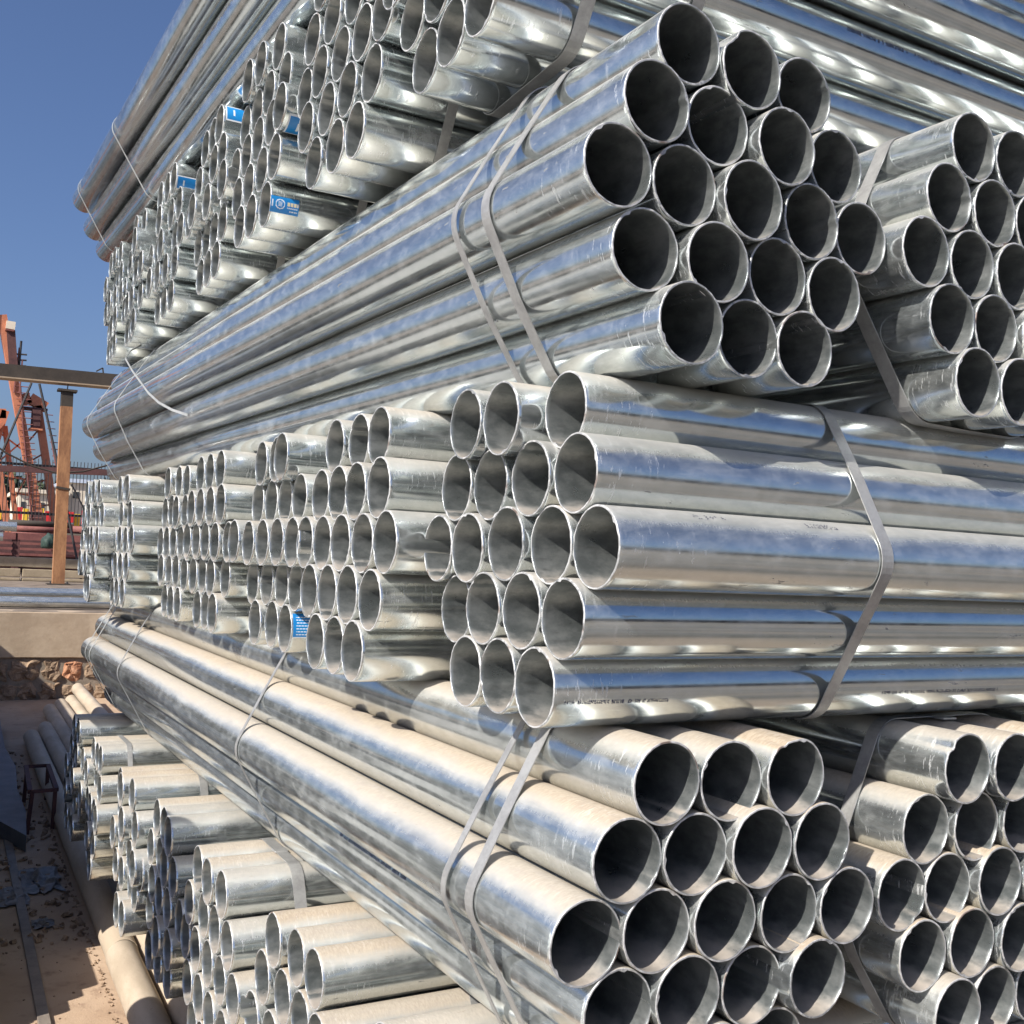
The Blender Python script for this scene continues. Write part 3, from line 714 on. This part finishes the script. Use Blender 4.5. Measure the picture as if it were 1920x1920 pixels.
# shed and trees that close the yard behind the camera
sh = empty('storage_shed', (10, -42, 0), 'long dark storage shed closing the yard behind the camera', 'shed')
bm_ = bmesh.new(); box(bm_, (10, -45, 2.6), (90, 8, 5.2)); mk('wall', bm_, M['shedwall'], sh)
bm_ = bmesh.new(); box(bm_, (10, -45, 5.4), (91, 9, .35)); mk('roof', bm_, M['redsteel'], sh)
for k in range(14):
    bm_ = bmesh.new(); box(bm_, (-32 + 6.4 * k, -40.96, 1.9), (4.2, .12, 3.8)); mk('door', bm_, M['beamdark'], sh)
bm_ = bmesh.new(); box(bm_, (-62, -10, 2.1), (8, 60, 4.2)); tag(mk('side_shed', bm_, M['shedwall']), 'grey shed far off on the left side of the yard', 'shed')

# ------------------------------------------------------------------ ground
bm_ = bmesh.new()
vs = [bm_.verts.new(v) for v in ((-300, -300, 0), (300, -300, 0), (300, 16.6, 0), (-300, 16.6, 0))]
bm_.faces.new(vs); struct('ground', bm_, M['ground'])
bm_ = bmesh.new()
vs = [bm_.verts.new(v) for v in ((-900, 16.47, 1.262), (900, 16.47, 1.262), (900, 1500, 1.262), (-900, 1500, 1.262))]
bm_.faces.new(vs); struct('yard_ground', bm_, M['yard'])

# dusty loose pipes lying on the ground along the alley
def ground_pipe(u, z, y0, y1, label, sc=1.0):
    o = bpy.data.objects.new('loose_pipe', DP); col.objects.link(o)
    o.location = P3('A', u, y0, z); o.scale = (sc, (y1 - y0) / LEN, sc)
    o.rotation_euler = (0, random.random() * 6, 0)
    return tag(o, label, 'pipe', 'dust covered loose pipes on the ground')
DP = pipe_mesh('dusty_pipe_mesh', seed=21, nseg=56)
for i_, mm in enumerate((M['dusty'], M['bore'], M['dusty'])): DP.materials[i_] = mm
ground_pipe(5.80, -13.3, 1.0, 35.72, 'dust covered pipe on the ground, nearest the alley, in sun at its near part')
ground_pipe(5.84, -13.3, 35.8, 77.0, 'dust covered pipe lying in deep shadow, end to end behind the nearest one')
ground_pipe(6.88, -13.3, 6.5, 41.2, 'dust covered pipe second from the alley, its far end rounded and sunlit')
ground_pipe(6.95, -13.3, 46.0, 80.2, 'dust covered pipe with its lit tip lowest beside the stone wall')
ground_pipe(7.92, -13.3, 54.0, 88.7, 'dust covered pipe leaning out furthest left of the lit tips by the wall')
ground_pipe(8.95, -13.3, 57.0, 91.5, 'dust covered pipe beside the leftmost lit tip near the stone wall')
ground_pipe(9.95, -13.3, 59.0, 93.5, 'dust covered pipe under the raised one next to the stacked bundles')
ground_pipe(10.45, -12.4, 59.0, 94.0, 'dust covered pipe raised on two others next to the stacked bundles')
for q in range(5):
    ground_pipe(7.92 + 1.02 * q, -13.3, 10.0, 44.7, 'dust covered bearer pipe under the stack, %s from the alley' % ORD[q + 3])
for q in range(4):   # short bearers that carry the lowest layer
    o = ground_pipe(9.5 + 7.5 * q, -12.25, 9.0, 45.0, 'upper bearer pipe below the lowest bundles, %s from the alley' % ORD[q + 1], .98)

# steel strip, steel sheet, rebar trestle and rubbish in the alley
bm_ = bmesh.new(); box(bm_, (3.30 * U, 40 * U, .012), (.055, 110 * U, .018), .002)
tag(mk('steel_strip', bm_, M['railsteel']), 'long flat steel strip sunk in the tan ground along the alley', 'steel strip')
bm_ = bmesh.new()
pts = [(1.5, 58), (3.9, 50.5), (4.15, 55), (4.05, 60), (4.3, 66), (4.0, 72), (4.2, 84), (1.5, 84)]
lo = [bm_.verts.new((a * U, b * U, .01)) for a, b in pts]
hi = [bm_.verts.new((a * U, b * U, .13)) for a, b in pts]
bm_.faces.new(lo[::-1]); bm_.faces.new(hi)
for k in range(len(pts)): bm_.faces.new([lo[k], lo[(k + 1) % len(pts)], hi[(k + 1) % len(pts)], hi[k]])
tag(mk('steel_plate', bm_, M['sheet']), 'dark thick steel plate lying in the shadow at the left edge', 'steel plate')
tr = empty('rebar_trestle', (4.6 * U, 56 * U, 0), 'small dark welded trestle standing in the shadow beside the loose pipes', 'trestle')
L1 = [((4.2, 54, -11.9), (5.4, 54.6, -12.0)), ((4.4, 60, -11.9), (5.5, 60.5, -12.0)), ((4.2, 54, -11.9), (4.4, 60, -11.9)), ((5.4, 54.6, -12.0), (5.5, 60.5, -12.0))]
for (a, b) in [((4.3, 54, -11.9), (4.15, 53.7, -13.8)), ((5.35, 54.6, -12), (5.3, 54.3, -13.8)), ((4.45, 60, -11.9), (4.4, 60, -13.8)), ((5.5, 60.5, -12), (5.5, 60.5, -13.8))]:
    bm_ = bmesh.new(); bar(bm_, P3('A', *a), P3('A', *b), .03, .03, Vector((0, 1, .1))); mk('leg', bm_, M['maroon'], tr)
for a, b in L1:
    bm_ = bmesh.new(); bar(bm_, P3('A', *a), P3('A', *b), .035, .03, Vector((0, .2, 1))); mk('rail', bm_, M['maroon'], tr)
def scrap(name, c, size, seed, label, cat, mat):
    bm_ = bmesh.new(); bmesh.ops.create_grid(bm_, x_segments=16, y_segments=12, size=.5)
    for v in bm_.verts:
        p = v.co * 4 + Vector((seed * 7.3, 0, 0))
        v.co.z = max(0, noise.noise(p) * .55 + noise.noise(p * 2.3) * .3 + .12) * (1 - min(1, v.co.length * 1.6) ** 2)
        v.co.x += noise.noise(p + Vector((9, 3, 1))) * .2; v.co.y += noise.noise(p + Vector((2, 8, 4))) * .2
        v.co = Vector((v.co.x * size[0], v.co.y * size[1], v.co.z * size[2])) + Vector((c[0] * U, c[1] * U, .012))
    return tag(mk(name, bm_, mat, smooth=True), label, cat)
scrap('plastic_scrap', (4.15, 46.2), (.26, .55, .12), 1, 'crumpled film heap in the shadow right of the steel strip', 'plastic film', M['plastic'])
scrap('plastic_scrap', (3.05, 44.4), (.2, .36, .08), 2, 'crumpled plastic film at the left edge across the steel strip', 'plastic film', M['plastic'])
scrap('plastic_scrap', (3.9, 41.0), (.12, .16, .05), 3, 'small pale scrap lying alone in the shadow', 'plastic scrap', M['plastic'])
bm_ = bmesh.new()
rr = random.Random(5)
for k in range(420):
    y = rr.uniform(28, 60); x = 5.27 - abs(rr.gauss(0, .09)) if rr.random() < .6 else rr.uniform(2.2, 5.2)
    s_ = rr.uniform(.004, .014) * (1 if x > 5 else .6)
    box(bm_, (x * U, y * U, s_ * .3), (s_, s_ * rr.uniform(.7, 1.5), s_ * .8), 0, Matrix.Rotation(rr.random() * 6, 4, 'Z') @ Matrix.Rotation(rr.random(), 4, 'X'))
for k in range(330):
    x = rr.uniform(2.1, 5.1); y = rr.uniform(38, 75); s_ = rr.uniform(.008, .034)
    box(bm_, (x * U, y * U, s_ * .3), (s_, s_ * rr.uniform(.5, 1.8), s_ * .7), 0, Matrix.Rotation(rr.random() * 6, 4, 'Z') @ Matrix.Rotation(rr.random(), 4, 'X'))
tag(mk('gravel', bm_, M['stone']), 'small stones and grit scattered along the foot of the nearest dusty pipe', 'gravel', kind='stuff')

# ------------------------------------------------------------------ retaining wall: concrete coping on rubble stone
wall = empty('retaining_wall', (2.0, 16.46, 0), 'low retaining wall of rubble stone under a plain concrete band', 'wall')
bm_ = bmesh.new(); box(bm_, (6, 16.66, .93), (16, .4, .66), .012)
bmesh.ops.subdivide_edges(bm_, edges=[e_ for e_ in bm_.edges if e_.calc_length() > 3], cuts=60)
for v in bm_.verts:
    v.co.z += noise.noise(v.co * 3) * .012; v.co.y += noise.noise(v.co * 2 + Vector((5, 5, 5))) * .012
mk('concrete_band', bm_, M['concrete'], wall)
bm_ = bmesh.new(); box(bm_, (6, 16.68, .299), (16, .36, .596)); mk('mortar_bed', bm_, M['mortar'], wall)
rr = random.Random(11); stone_meshes = []
def stone_mesh(seed, w, h):
    bm_ = bmesh.new()
    nx, nz = 12, 10
    g = []
    for j in range(nz + 1):
        row = []
        for i in range(nx + 1):
            a, b = i / nx * 2 - 1, j / nz * 2 - 1
            sq = 1 - .12 * (a * a * b * b)
            p = Vector((a * w / 2 * sq, 0, b * h / 2 * sq))
            ed = max(abs(a), abs(b))
            p.y = -(.03 * (1 - ed ** 4) + noise.noise(Vector((a * 2 + seed, b * 2, seed))) * .04 * (1 - ed ** 6) + noise.noise(Vector((a * 6 + seed, b * 6, 1))) * .016 * (1 - ed ** 6))
            p.x += noise.noise(Vector((a * 1.4 + seed, b * 1.4, 4))) * .09; p.z += noise.noise(Vector((a * 1.4 + seed, b * 1.4, 9))) * .07
            row.append(bm_.verts.new(p))
        g.append(row)
    for j in range(nz):
        for i in range(nx): bm_.faces.new([g[j][i], g[j][i + 1], g[j + 1][i + 1], g[j + 1][i]])
    per = g[0] + [r_[-1] for r_ in g[1:]] + g[-1][-2::-1] + [r_[0] for r_ in g[-2:0:-1]]
    bk = [bm_.verts.new(v.co + Vector((0, .05 + abs(v.co.y), 0))) for v in per]
    for k in range(len(per)): bm_.faces.new([per[k], per[(k + 1) % len(per)], bk[(k + 1) % len(per)], bk[k]])
    return bm_
x0 = .15
for row, (zc, h) in enumerate(((.42, .33), (.11, .29))):
    x = -.1 + row * .17
    while x < 5.2:
        w = rr.uniform(.26, .46)
        bm_ = stone_mesh(rr.random() * 50, w - .06, h - .05)
        bmesh.ops.translate(bm_, verts=bm_.verts, vec=(x + w / 2, 16.5, zc))
        red = (row == 0 and x < 1.68 < x + w) or rr.random() < .04
        mk('stone', bm_, M['stonered'] if red else M['stone'], wall)
        x += w

# ------------------------------------------------------------------ things in the upper yard
def yard_pipe(x1, y, z, label, x0=-5.0, d=1.0):
    o = bpy.data.objects.new('yard_pipe', PIPE_LOW); col.objects.link(o)
    o.location = (x1, y, z); o.scale = (d, (x1 - x0) / (LEN * U), d); o.rotation_euler = (0, 0, R(90)); o['dust'] = 0.05; o['film'] = .15
    return tag(o, label, 'pipe', 'bluish pipes lying behind the wall')
yard_pipe(7.5, 17.6, 1.262 + .115 + .10, 'bluish galvanised pipe lying highest on the low wall top, reaching behind the pile')
yard_pipe(7.6, 17.15, 1.262 + .10, 'galvanised pipe lying lowest at the front edge of the wall top')
yard_pipe(1.26, 23.6, 2.54, 'short end of a pale blue pipe poking in above the concrete beams', -5, 1.15)
yard_pipe(1.02, 23.6, 2.33, 'pale blue pipe end just under the other one at the left edge', -5, 1.15)
for x_ in (-4.5, -1.0): 
    bm_ = bmesh.new(); box(bm_, (x_, 23.6, (1.262 + 2.23) / 2), (.3, .3, 2.23 - 1.262)); tag(mk('support_block', bm_, M['concrete2']), 'concrete block carrying the pale blue pipes, %s' % ('outer' if x_ < -3 else 'inner'), 'block')
post = empty('steel_post', (2.37, 26.54, 1.262), 'tall rust brown steel post standing alone under the dark beam', 'post')
bm_ = bmesh.new(); bar(bm_, (2.37, 26.54, 1.262), (2.305, 26.54, 5.45), .26, .26); mk('shaft', bm_, M['rusty'], post)
bm_ = bmesh.new(); bar(bm_, (2.305, 26.54, 5.452), (2.30, 26.54, 5.80), .255, .255); mk('head', bm_, M['beamdark'], post)
bm_ = bmesh.new(); box(bm_, (2.30, 26.54, 5.83), (.42, .34, .05)); mk('cap_plate', bm_, M['beamdark'], post)
bm_ = bmesh.new(); box(bm_, (2.342, 26.54, 3.52), (.30, .30, .05), 0, Matrix.Rotation(.12, 4, 'Y')); mk('clamp_band', bm_, M['beamdark'], post)
bm_ = bmesh.new(); box(bm_, (2.37, 26.54, 1.275), (.5, .45, .03)); mk('base_plate', bm_, M['beamdark'], post)
for bx_ in (-.18, .18):
    bm_ = bmesh.new(); tube_path(bm_, [(2.37 + bx_, 26.36, 1.28), (2.37 + bx_, 26.36, 1.35)], .02, 6); mk('bolt', bm_, M['fence'], post)
bm_ = bmesh.new(); tube_path(bm_, [(2.30, 26.54, 5.85), (2.31, 26.54, 6.0)], .012); mk('pin', bm_, M['fence'], post)
be = empty('overhead_beam', (0, 26.54, 6.0), 'dark horizontal beam crossing above the rust brown post', 'beam')
bm_ = bmesh.new(); bar(bm_, (-8, 26.6, 5.92), (9, 26.6, 6.33), .30, .38, Vector((0, 1, 0)))
mk('web', bm_, M['beamdark'], be)
bm_ = bmesh.new(); bar(bm_, (-8, 26.58, 5.752), (9, 26.58, 6.162), .03, .44, Vector((0, 1, 0))); mk('flange', bm_, M['beamlight'], be)  # lit lower edge of the beam, its light put in as pale colour
bm_ = bmesh.new(); bar(bm_, (2.9, 26.45, 6.36), (3.04, 26.45, 6.46), .03, .03); bar(bm_, (3.04, 26.45, 6.46), (3.06, 26.45, 6.33), .03, .03); mk('hook', bm_, M['beamdark'], be)
for xx in (-7.5, 8.5):
    bm_ = bmesh.new(); bar(bm_, (xx, 26.6, 1.262), (xx, 26.6, 6.0), .3, .3); mk('leg', bm_, M['rusty'], be)
def cable(pts, r, label, mat=M['fence']):
    bm_ = bmesh.new(); tube_path(bm_, pts, r); tag(mk('cable', bm_, mat), label, 'cable')
cable([(1.64, 28.56, 6.2), (1.05, 28.56, 4.28), (.2, 28.56, 1.27)], .03, 'dark cable slanting down to the left from the beam')
cable([(1.82, 28.56, 6.2), (2.33, 28.56, 4.35), (3.1, 28.56, 1.27)], .03, 'dark cable slanting down to the right from the beam')
cable([(.5, 28.4, 4.85), (1.16, 28.4, 4.39), (1.78, 28.4, 4.11), (2.34, 28.4, 3.98), (2.96, 28.4, 4.07), (3.59, 28.4, 4.3), (4.6, 28.4, 4.8)], .022, 'sagging dark rope tied across the post at mid height', M['beamdark'])
cable([(2.5, 26.3, 3.62), (2.95, 26.5, 2.85), (3.3, 26.7, 2.3)], .02, 'short dark rope hanging right of the post')
# concrete beams
cb = 0
for (z0, z1) in ((1.60, 1.84), (1.36, 1.56), (1.262 + .0, 1.335)):
    for (xa, xb) in ((-4.0, 1.66), (1.70, 7.4)):
        if z0 == 1.60: xa, xb = (-4, 2.6) if xa < 0 else (2.64, 7.4)
        cb += 1
        bm_ = bmesh.new(); box(bm_, ((xa + xb) / 2, 28.4, (z0 + z1) / 2), (xb - xa, .35, z1 - z0), .015)
        bmesh.ops.subdivide_edges(bm_, edges=[e_ for e_ in bm_.edges if e_.calc_length() > 3], cuts=30)
        for v in bm_.verts: v.co.z += noise.noise(v.co * 2.5) * .012
        tag(mk('concrete_beam', bm_, M['concrete2']), 'weathered tan concrete beam, %s half of the %s row of the low stack' % ('left' if xa < 0 else 'right', {1.60: 'top', 1.36: 'middle'}.get(z0, 'bottom')), 'concrete beam', 'stacked concrete beams')
# red oxide racks behind
for q, xx in enumerate((-.4, 1.25, 2.35, 3.45, 4.55)):
    rk = empty('steel_rack', (xx, 33.6, 1.262), 'dark red steel rack with flat bars, %s of the row behind the concrete beams' % ORD[q + 1], 'rack', 'dark red racks behind the concrete beams')
    for px_ in (-.5, .5):
        bm_ = bmesh.new(); box(bm_, (xx + px_, 33.6, 1.262 + .6), (.09, .5, 1.2)); mk('post', bm_, M['maroon'], rk)
    for zz in (1.84, 2.0, 2.16):
        bm_ = bmesh.new(); box(bm_, (xx, 33.5, zz), (.9, .42, .07)); mk('bar', bm_, M['redsteel'], rk)
    bm_ = bmesh.new(); box(bm_, (xx, 33.55, 2.36), (1.04, .45, .20)); mk('top_beam', bm_, M['redsteel'], rk)
    bm_ = bmesh.new(); box(bm_, (xx, 33.7, 1.55), (.9, .3, .5)); mk('base_box', bm_, M['maroon'], rk)
rp = 0
for (xx, zz, r_, w_) in ((2.7, 2.62, .10, 2.2), (2.6, 2.80, .09, 1.8), (4.6, 2.66, .12, 2.0), (4.5, 2.46, .1, 2.4), (2.5, 2.44, .08, 1.4)):
    rp += 1
    bm_ = bmesh.new(); tube_path(bm_, [(xx - w_ / 2, 36.6, zz), (xx + w_ / 2, 36.6, zz)], r_, 12)
    tag(mk('rusty_pipe', bm_, M['redsteel'] if rp % 2 else M['beamdark'], smooth=True), 'rusty dark pipe in the heap behind the red racks, %s' % ('middle one of the left heap', 'topmost of the left heap', 'thick upper one by the post', 'lower one by the post', 'shortest one')[rp - 1], 'rusty pipe', 'rusty pipes behind the red racks')
bm_ = bmesh.new(); box(bm_, (3.2, 36.6, 1.8), (5, .6, 1.07)); tag(mk('timber_crib', bm_, M['maroon']), 'dark crib carrying the rusty pipes behind the red racks', 'crib')
bm_ = bmesh.new(); bmesh.ops.create_icosphere(bm_, subdivisions=3, radius=1)
for v in bm_.verts:
    v.co = Vector((v.co.x * .2, v.co.y * .3, max(-.5, v.co.z) * .28)) * (1 + .25 * noise.noise(v.co * 2)) + Vector((2.62, 32.9, 2.2))
tag(mk('tarpaulin', bm_, M['green'], smooth=True), 'dark green tarpaulin bundle beside the post on the racks', 'tarpaulin')
# banners
WHERE = [''] + [a + ' ' + b_ for b_ in ('near the left edge', 'by the crane foot', 'behind the post', 'beside the pile', 'hidden by the pile', 'furthest along') for a in ('first', 'second', 'third', 'fourth', 'fifth')]
rr = random.Random(3); x = .6; q = 0
while x < 7.5:
    w = rr.uniform(.16, .42); q += 1
    bm_ = bmesh.new(); box(bm_, (x + w / 2, 58.8 + rr.uniform(-.2, .2), 3.42 + rr.uniform(-.06, .12)), (w, .05, rr.uniform(.42, .75)), .01)
    c = M['red'] if rr.random() < .55 else M['yellow']
    tag(mk('flag', bm_, c), '%s cloth flag in the bright row far behind the racks, %s' % ('red' if c is M['red'] else 'yellow', WHERE[q]), 'flag', '%s flags in the far row' % ('red' if c is M['red'] else 'yellow'))
    x += w + rr.choice((.02, .05, .2))
bm_ = bmesh.new(); box(bm_, (4, 59.2, 2.2), (9, .3, 1.88)); tag(mk('low_wall', bm_, M['maroon']), 'low dark wall the bright flags stand along', 'wall')
# fence
fn = empty('picket_fence', (4, 45, 1.262), 'tall dark metal picket fence in front of the cream building', 'fence')
for zz in (3.30, 5.2):
    bm_ = bmesh.new(); box(bm_, (4, 45, zz), (9, .05, .10)); mk('rail', bm_, M['fence'], fn)
px_me = None
for k in range(46):
    xx = 1.2 + k * .13
    if px_me is None:
        bm_ = bmesh.new(); box(bm_, (0, 0, 2.1), (.025, .03, 4.2)); px_me = bpy.data.meshes.new('picket'); bm_.to_mesh(px_me); bm_.free(); px_me.materials.append(M['fence'])
    o = bpy.data.objects.new('picket', px_me); col.objects.link(o); o.parent = fn; o.location = (xx - 4, -.06, 0)
hr = empty('pipe_rail', (3, 33.9, 4.3), 'long dark overhead rail crossing behind the post at mid height', 'rail')
bm_ = bmesh.new(); bar(bm_, (-6, 33.6, 4.02), (9.5, 33.6, 4.62), .18, .15); mk('rail', bm_, M['maroon'], hr)
for xx in (-5.5, 9): 
    bm_ = bmesh.new(); bar(bm_, (xx, 33.6, 1.262), (xx, 33.6, 4.1), .15, .15); mk('post', bm_, M['maroon'], hr)
# buildings
def building(x0, x1, y, z1, label, mat, roof, nwin, name='warehouse', depth=14):
    b = empty(name, ((x0 + x1) / 2, y, 1.262), label, 'building')
    bm_ = bmesh.new(); box(bm_, ((x0 + x1) / 2, y + depth / 2, (1.262 + z1) / 2), (x1 - x0, depth, z1 - 1.262)); mk('wall', bm_, mat, b)
    bm_ = bmesh.new(); box(bm_, ((x0 + x1) / 2, y + depth / 2, z1 + .18), (x1 - x0 + .6, depth + .6, .34)); mk('roof', bm_, roof, b)
    for k in range(nwin):
        xx = x0 + (k + .5) * (x1 - x0) / nwin
        bm_ = bmesh.new(); box(bm_, (xx, y - .01, z1 - 1.1), ((x1 - x0) / nwin * .45, .08, .6)); mk('window', bm_, M['darkwin'], b)
building(5.4, 9.2, 100.8, 6.3, 'low cream building partly hidden by the crane leg', M['cream_wall'], M['cream_wall'], 5)
building(9.5, 16.5, 101.5, 7.5, 'cream building with a pale blue roof right of the post', M['cream_wall'], M['grey_roof'], 6)
building(-8, 4.6, 120, 8.6, 'dark long shed behind the crane at the left edge', M['maroon'], M['maroon'], 8)
rr = random.Random(9)
def tree(x, y, h, label):
    t = empty('tree', (x, y, 1.262), label, 'tree', 'dark trees behind the far buildings')
    bm_ = bmesh.new(); tube_path(bm_, [(x, y, 1.2), (x + .2, y, 1.2 + h * .35), (x, y, 1.2 + h * .6)], .35, 7); mk('trunk', bm_, M['beamdark'], t)
    bm_ = bmesh.new()
    for k in range(900):
        a = rr.gauss(0, 1); b = rr.gauss(0, 1); c = rr.gauss(0, 1); L = math.sqrt(a * a + b * b + c * c) or 1
        q = rr.random() ** .4
        p = Vector((x + a / L * q * h * .42, y + b / L * q * h * .4, 1.2 + h * .62 + c / L * q * h * .36))
        s_ = rr.uniform(.25, .6)
        d1 = Vector((rr.gauss(0, 1), rr.gauss(0, 1), rr.gauss(0, 1))).normalized() * s_; d2 = d1.orthogonal().normalized() * s_ * .6
        bm_.faces.new([bm_.verts.new(p - d1), bm_.verts.new(p + d2), bm_.verts.new(p + d1), bm_.verts.new(p - d2)])
    mk('crown', bm_, M['leaf'], t)
for k, (tx, ty, th) in enumerate(((4.5, 135, 9.2), (11, 140, 8.4), (17, 138, 9.0), (24, 142, 8.6), (-4, 138, 9.6), (7.8, 150, 9.9))):
    tree(tx, ty, th, 'dark leafy tree behind the far buildings, %s of the row' % ORD[k + 1])

# ------------------------------------------------------------------ orange gantry crane
cr = empty('gantry_crane', (3, 50.4, 1.262), 'orange gantry crane with splayed legs and ladders beyond the yard', 'crane')
def leg(name, a, b, w, d, mat=M['orange'], shade=True):
    bm_ = bmesh.new(); bar(bm_, a, b, w, d); mk(name, bm_, mat, cr)
Y = 50.4
leg('leg', (1.55, Y, 11.95), (3.60, Y, 2.9), .36, .7)
leg('foot', (3.48, Y, 3.4), (3.66, Y, 1.262), .62, .8, M['maroon'])
leg('leg', (3.22, Y + .3, 8.2), (4.62, Y + .3, 1.262), .30, .6)
leg('leg', (1.95, Y + .4, 7.85), (.55, Y + .4, 1.262), .30, .6)
leg('leg', (1.98, Y + .6, 7.2), (2.98, Y + .6, 1.262), .20, .5)
leg('leg', (1.62, Y - .3, 6.2), (2.62, Y - .3, 1.262), .26, .5)
leg('cross_beam', (-3.0, Y + .4, 7.35), (1.98, Y + .4, 7.72), .42, .6)
leg('brace', (.9, Y + .1, 5.9), (1.9, Y + .1, 7.3), .14, .3)
leg('portal_head', (2.28, Y + .3, 8.30), (2.9, Y + .3, 8.52), .46, .6)
leg('portal_head', (2.88, Y + .3, 8.52), (3.55, Y + .3, 8.16), .46, .6)
leg('sill', (2.3, Y + .3, 8.05), (3.62, Y + .3, 8.05), .10, .66, M['maroon'])
leg('cab', (3.16, Y, 8.0), (3.16, Y, 7.15), .36, .5, M['maroon'])
leg('cab_floor', (2.9, Y, 7.12), (3.45, Y, 7.12), .08, .6, M['orange'])
leg('motor_box', (1.92, Y - .2, 11.3), (2.12, Y - .2, 9.7), .34, .6, M['maroon'])  # box on the leg's dark side, its shading put in as maroon
leg('lamp_box', (1.72, Y - .3, 11.52), (2.08, Y - .3, 11.50), .34, .5, M['cream_wall'])
leg('lamp_bracket', (1.70, Y - .3, 11.28), (2.06, Y - .3, 11.28), .06, .6, M['redsteel'])
def thin(name, pts, r, mat=M['redsteel']):
    bm_ = bmesh.new(); tube_path(bm_, pts, r, 5); mk(name, bm_, mat, cr)
for (xa, za, xb, zb) in ((2.45, 8.9, 2.62, 7.4), (2.62, 7.4, 3.25, 3.0), (3.55, 7.9, 4.6, 3.2), (2.3, 10.6, 2.2, 8.6), (2.45, 10.1, 2.42, 8.6)):
    thin('ladder_rail', [(xa, Y - .4, za), (xb, Y - .4, zb)], .035)
for k in range(22):
    t = k / 21; xc = 2.42 + .85 * t; zc = 8.9 - 5.7 * t
    thin('rung', [(xc - .18, Y - .4, zc), (xc + .38, Y - .4, zc + .02)], .022)
for k in range(16):
    t = k / 15; xc = 3.55 + 1.0 * t; zc = 7.8 - 4.5 * t
    thin('rung', [(xc - .05, Y - .3, zc), (xc + .28, Y - .3, zc)], .02)
for zz in (10.05, 10.3, 9.8): thin('mast_arm', [(2.15, Y - .4, zz), (2.62, Y - .4, zz + .03)], .04, M['fence'])
thin('mast', [(2.33, Y - .4, 9.3), (2.36, Y - .4, 10.9)], .05, M['fence'])
for (a_, b_) in (((1.75, 6.9), (2.75, 6.2)), ((2.72, 6.6), (1.55, 5.3)), ((1.5, 5.1), (3.0, 4.9)), ((3.05, 5.2), (2.5, 3.9)), ((2.35, 4.3), (3.3, 4.2)), ((1.2, 4.2), (2.2, 5.4)), ((.9, 3.4), (2.3, 3.9)), ((3.35, 7.2), (2.75, 6.3)), ((3.7, 6.2), (2.9, 5.6)), ((3.9, 5.0), (3.1, 4.7)), ((4.2, 3.9), (3.3, 3.7))):
    leg('brace', (a_[0], Y + .35, a_[1]), (b_[0], Y + .35, b_[1]), .07, .12)
# the upper girder continues out of view to the left, carried by the tall leg
leg('girder', (-9, Y, 12.0), (1.15, Y, 12.0), .9, 1.0)
leg('leg', (-8, Y, 12.6), (-9.5, Y, 1.262), .4, .7)
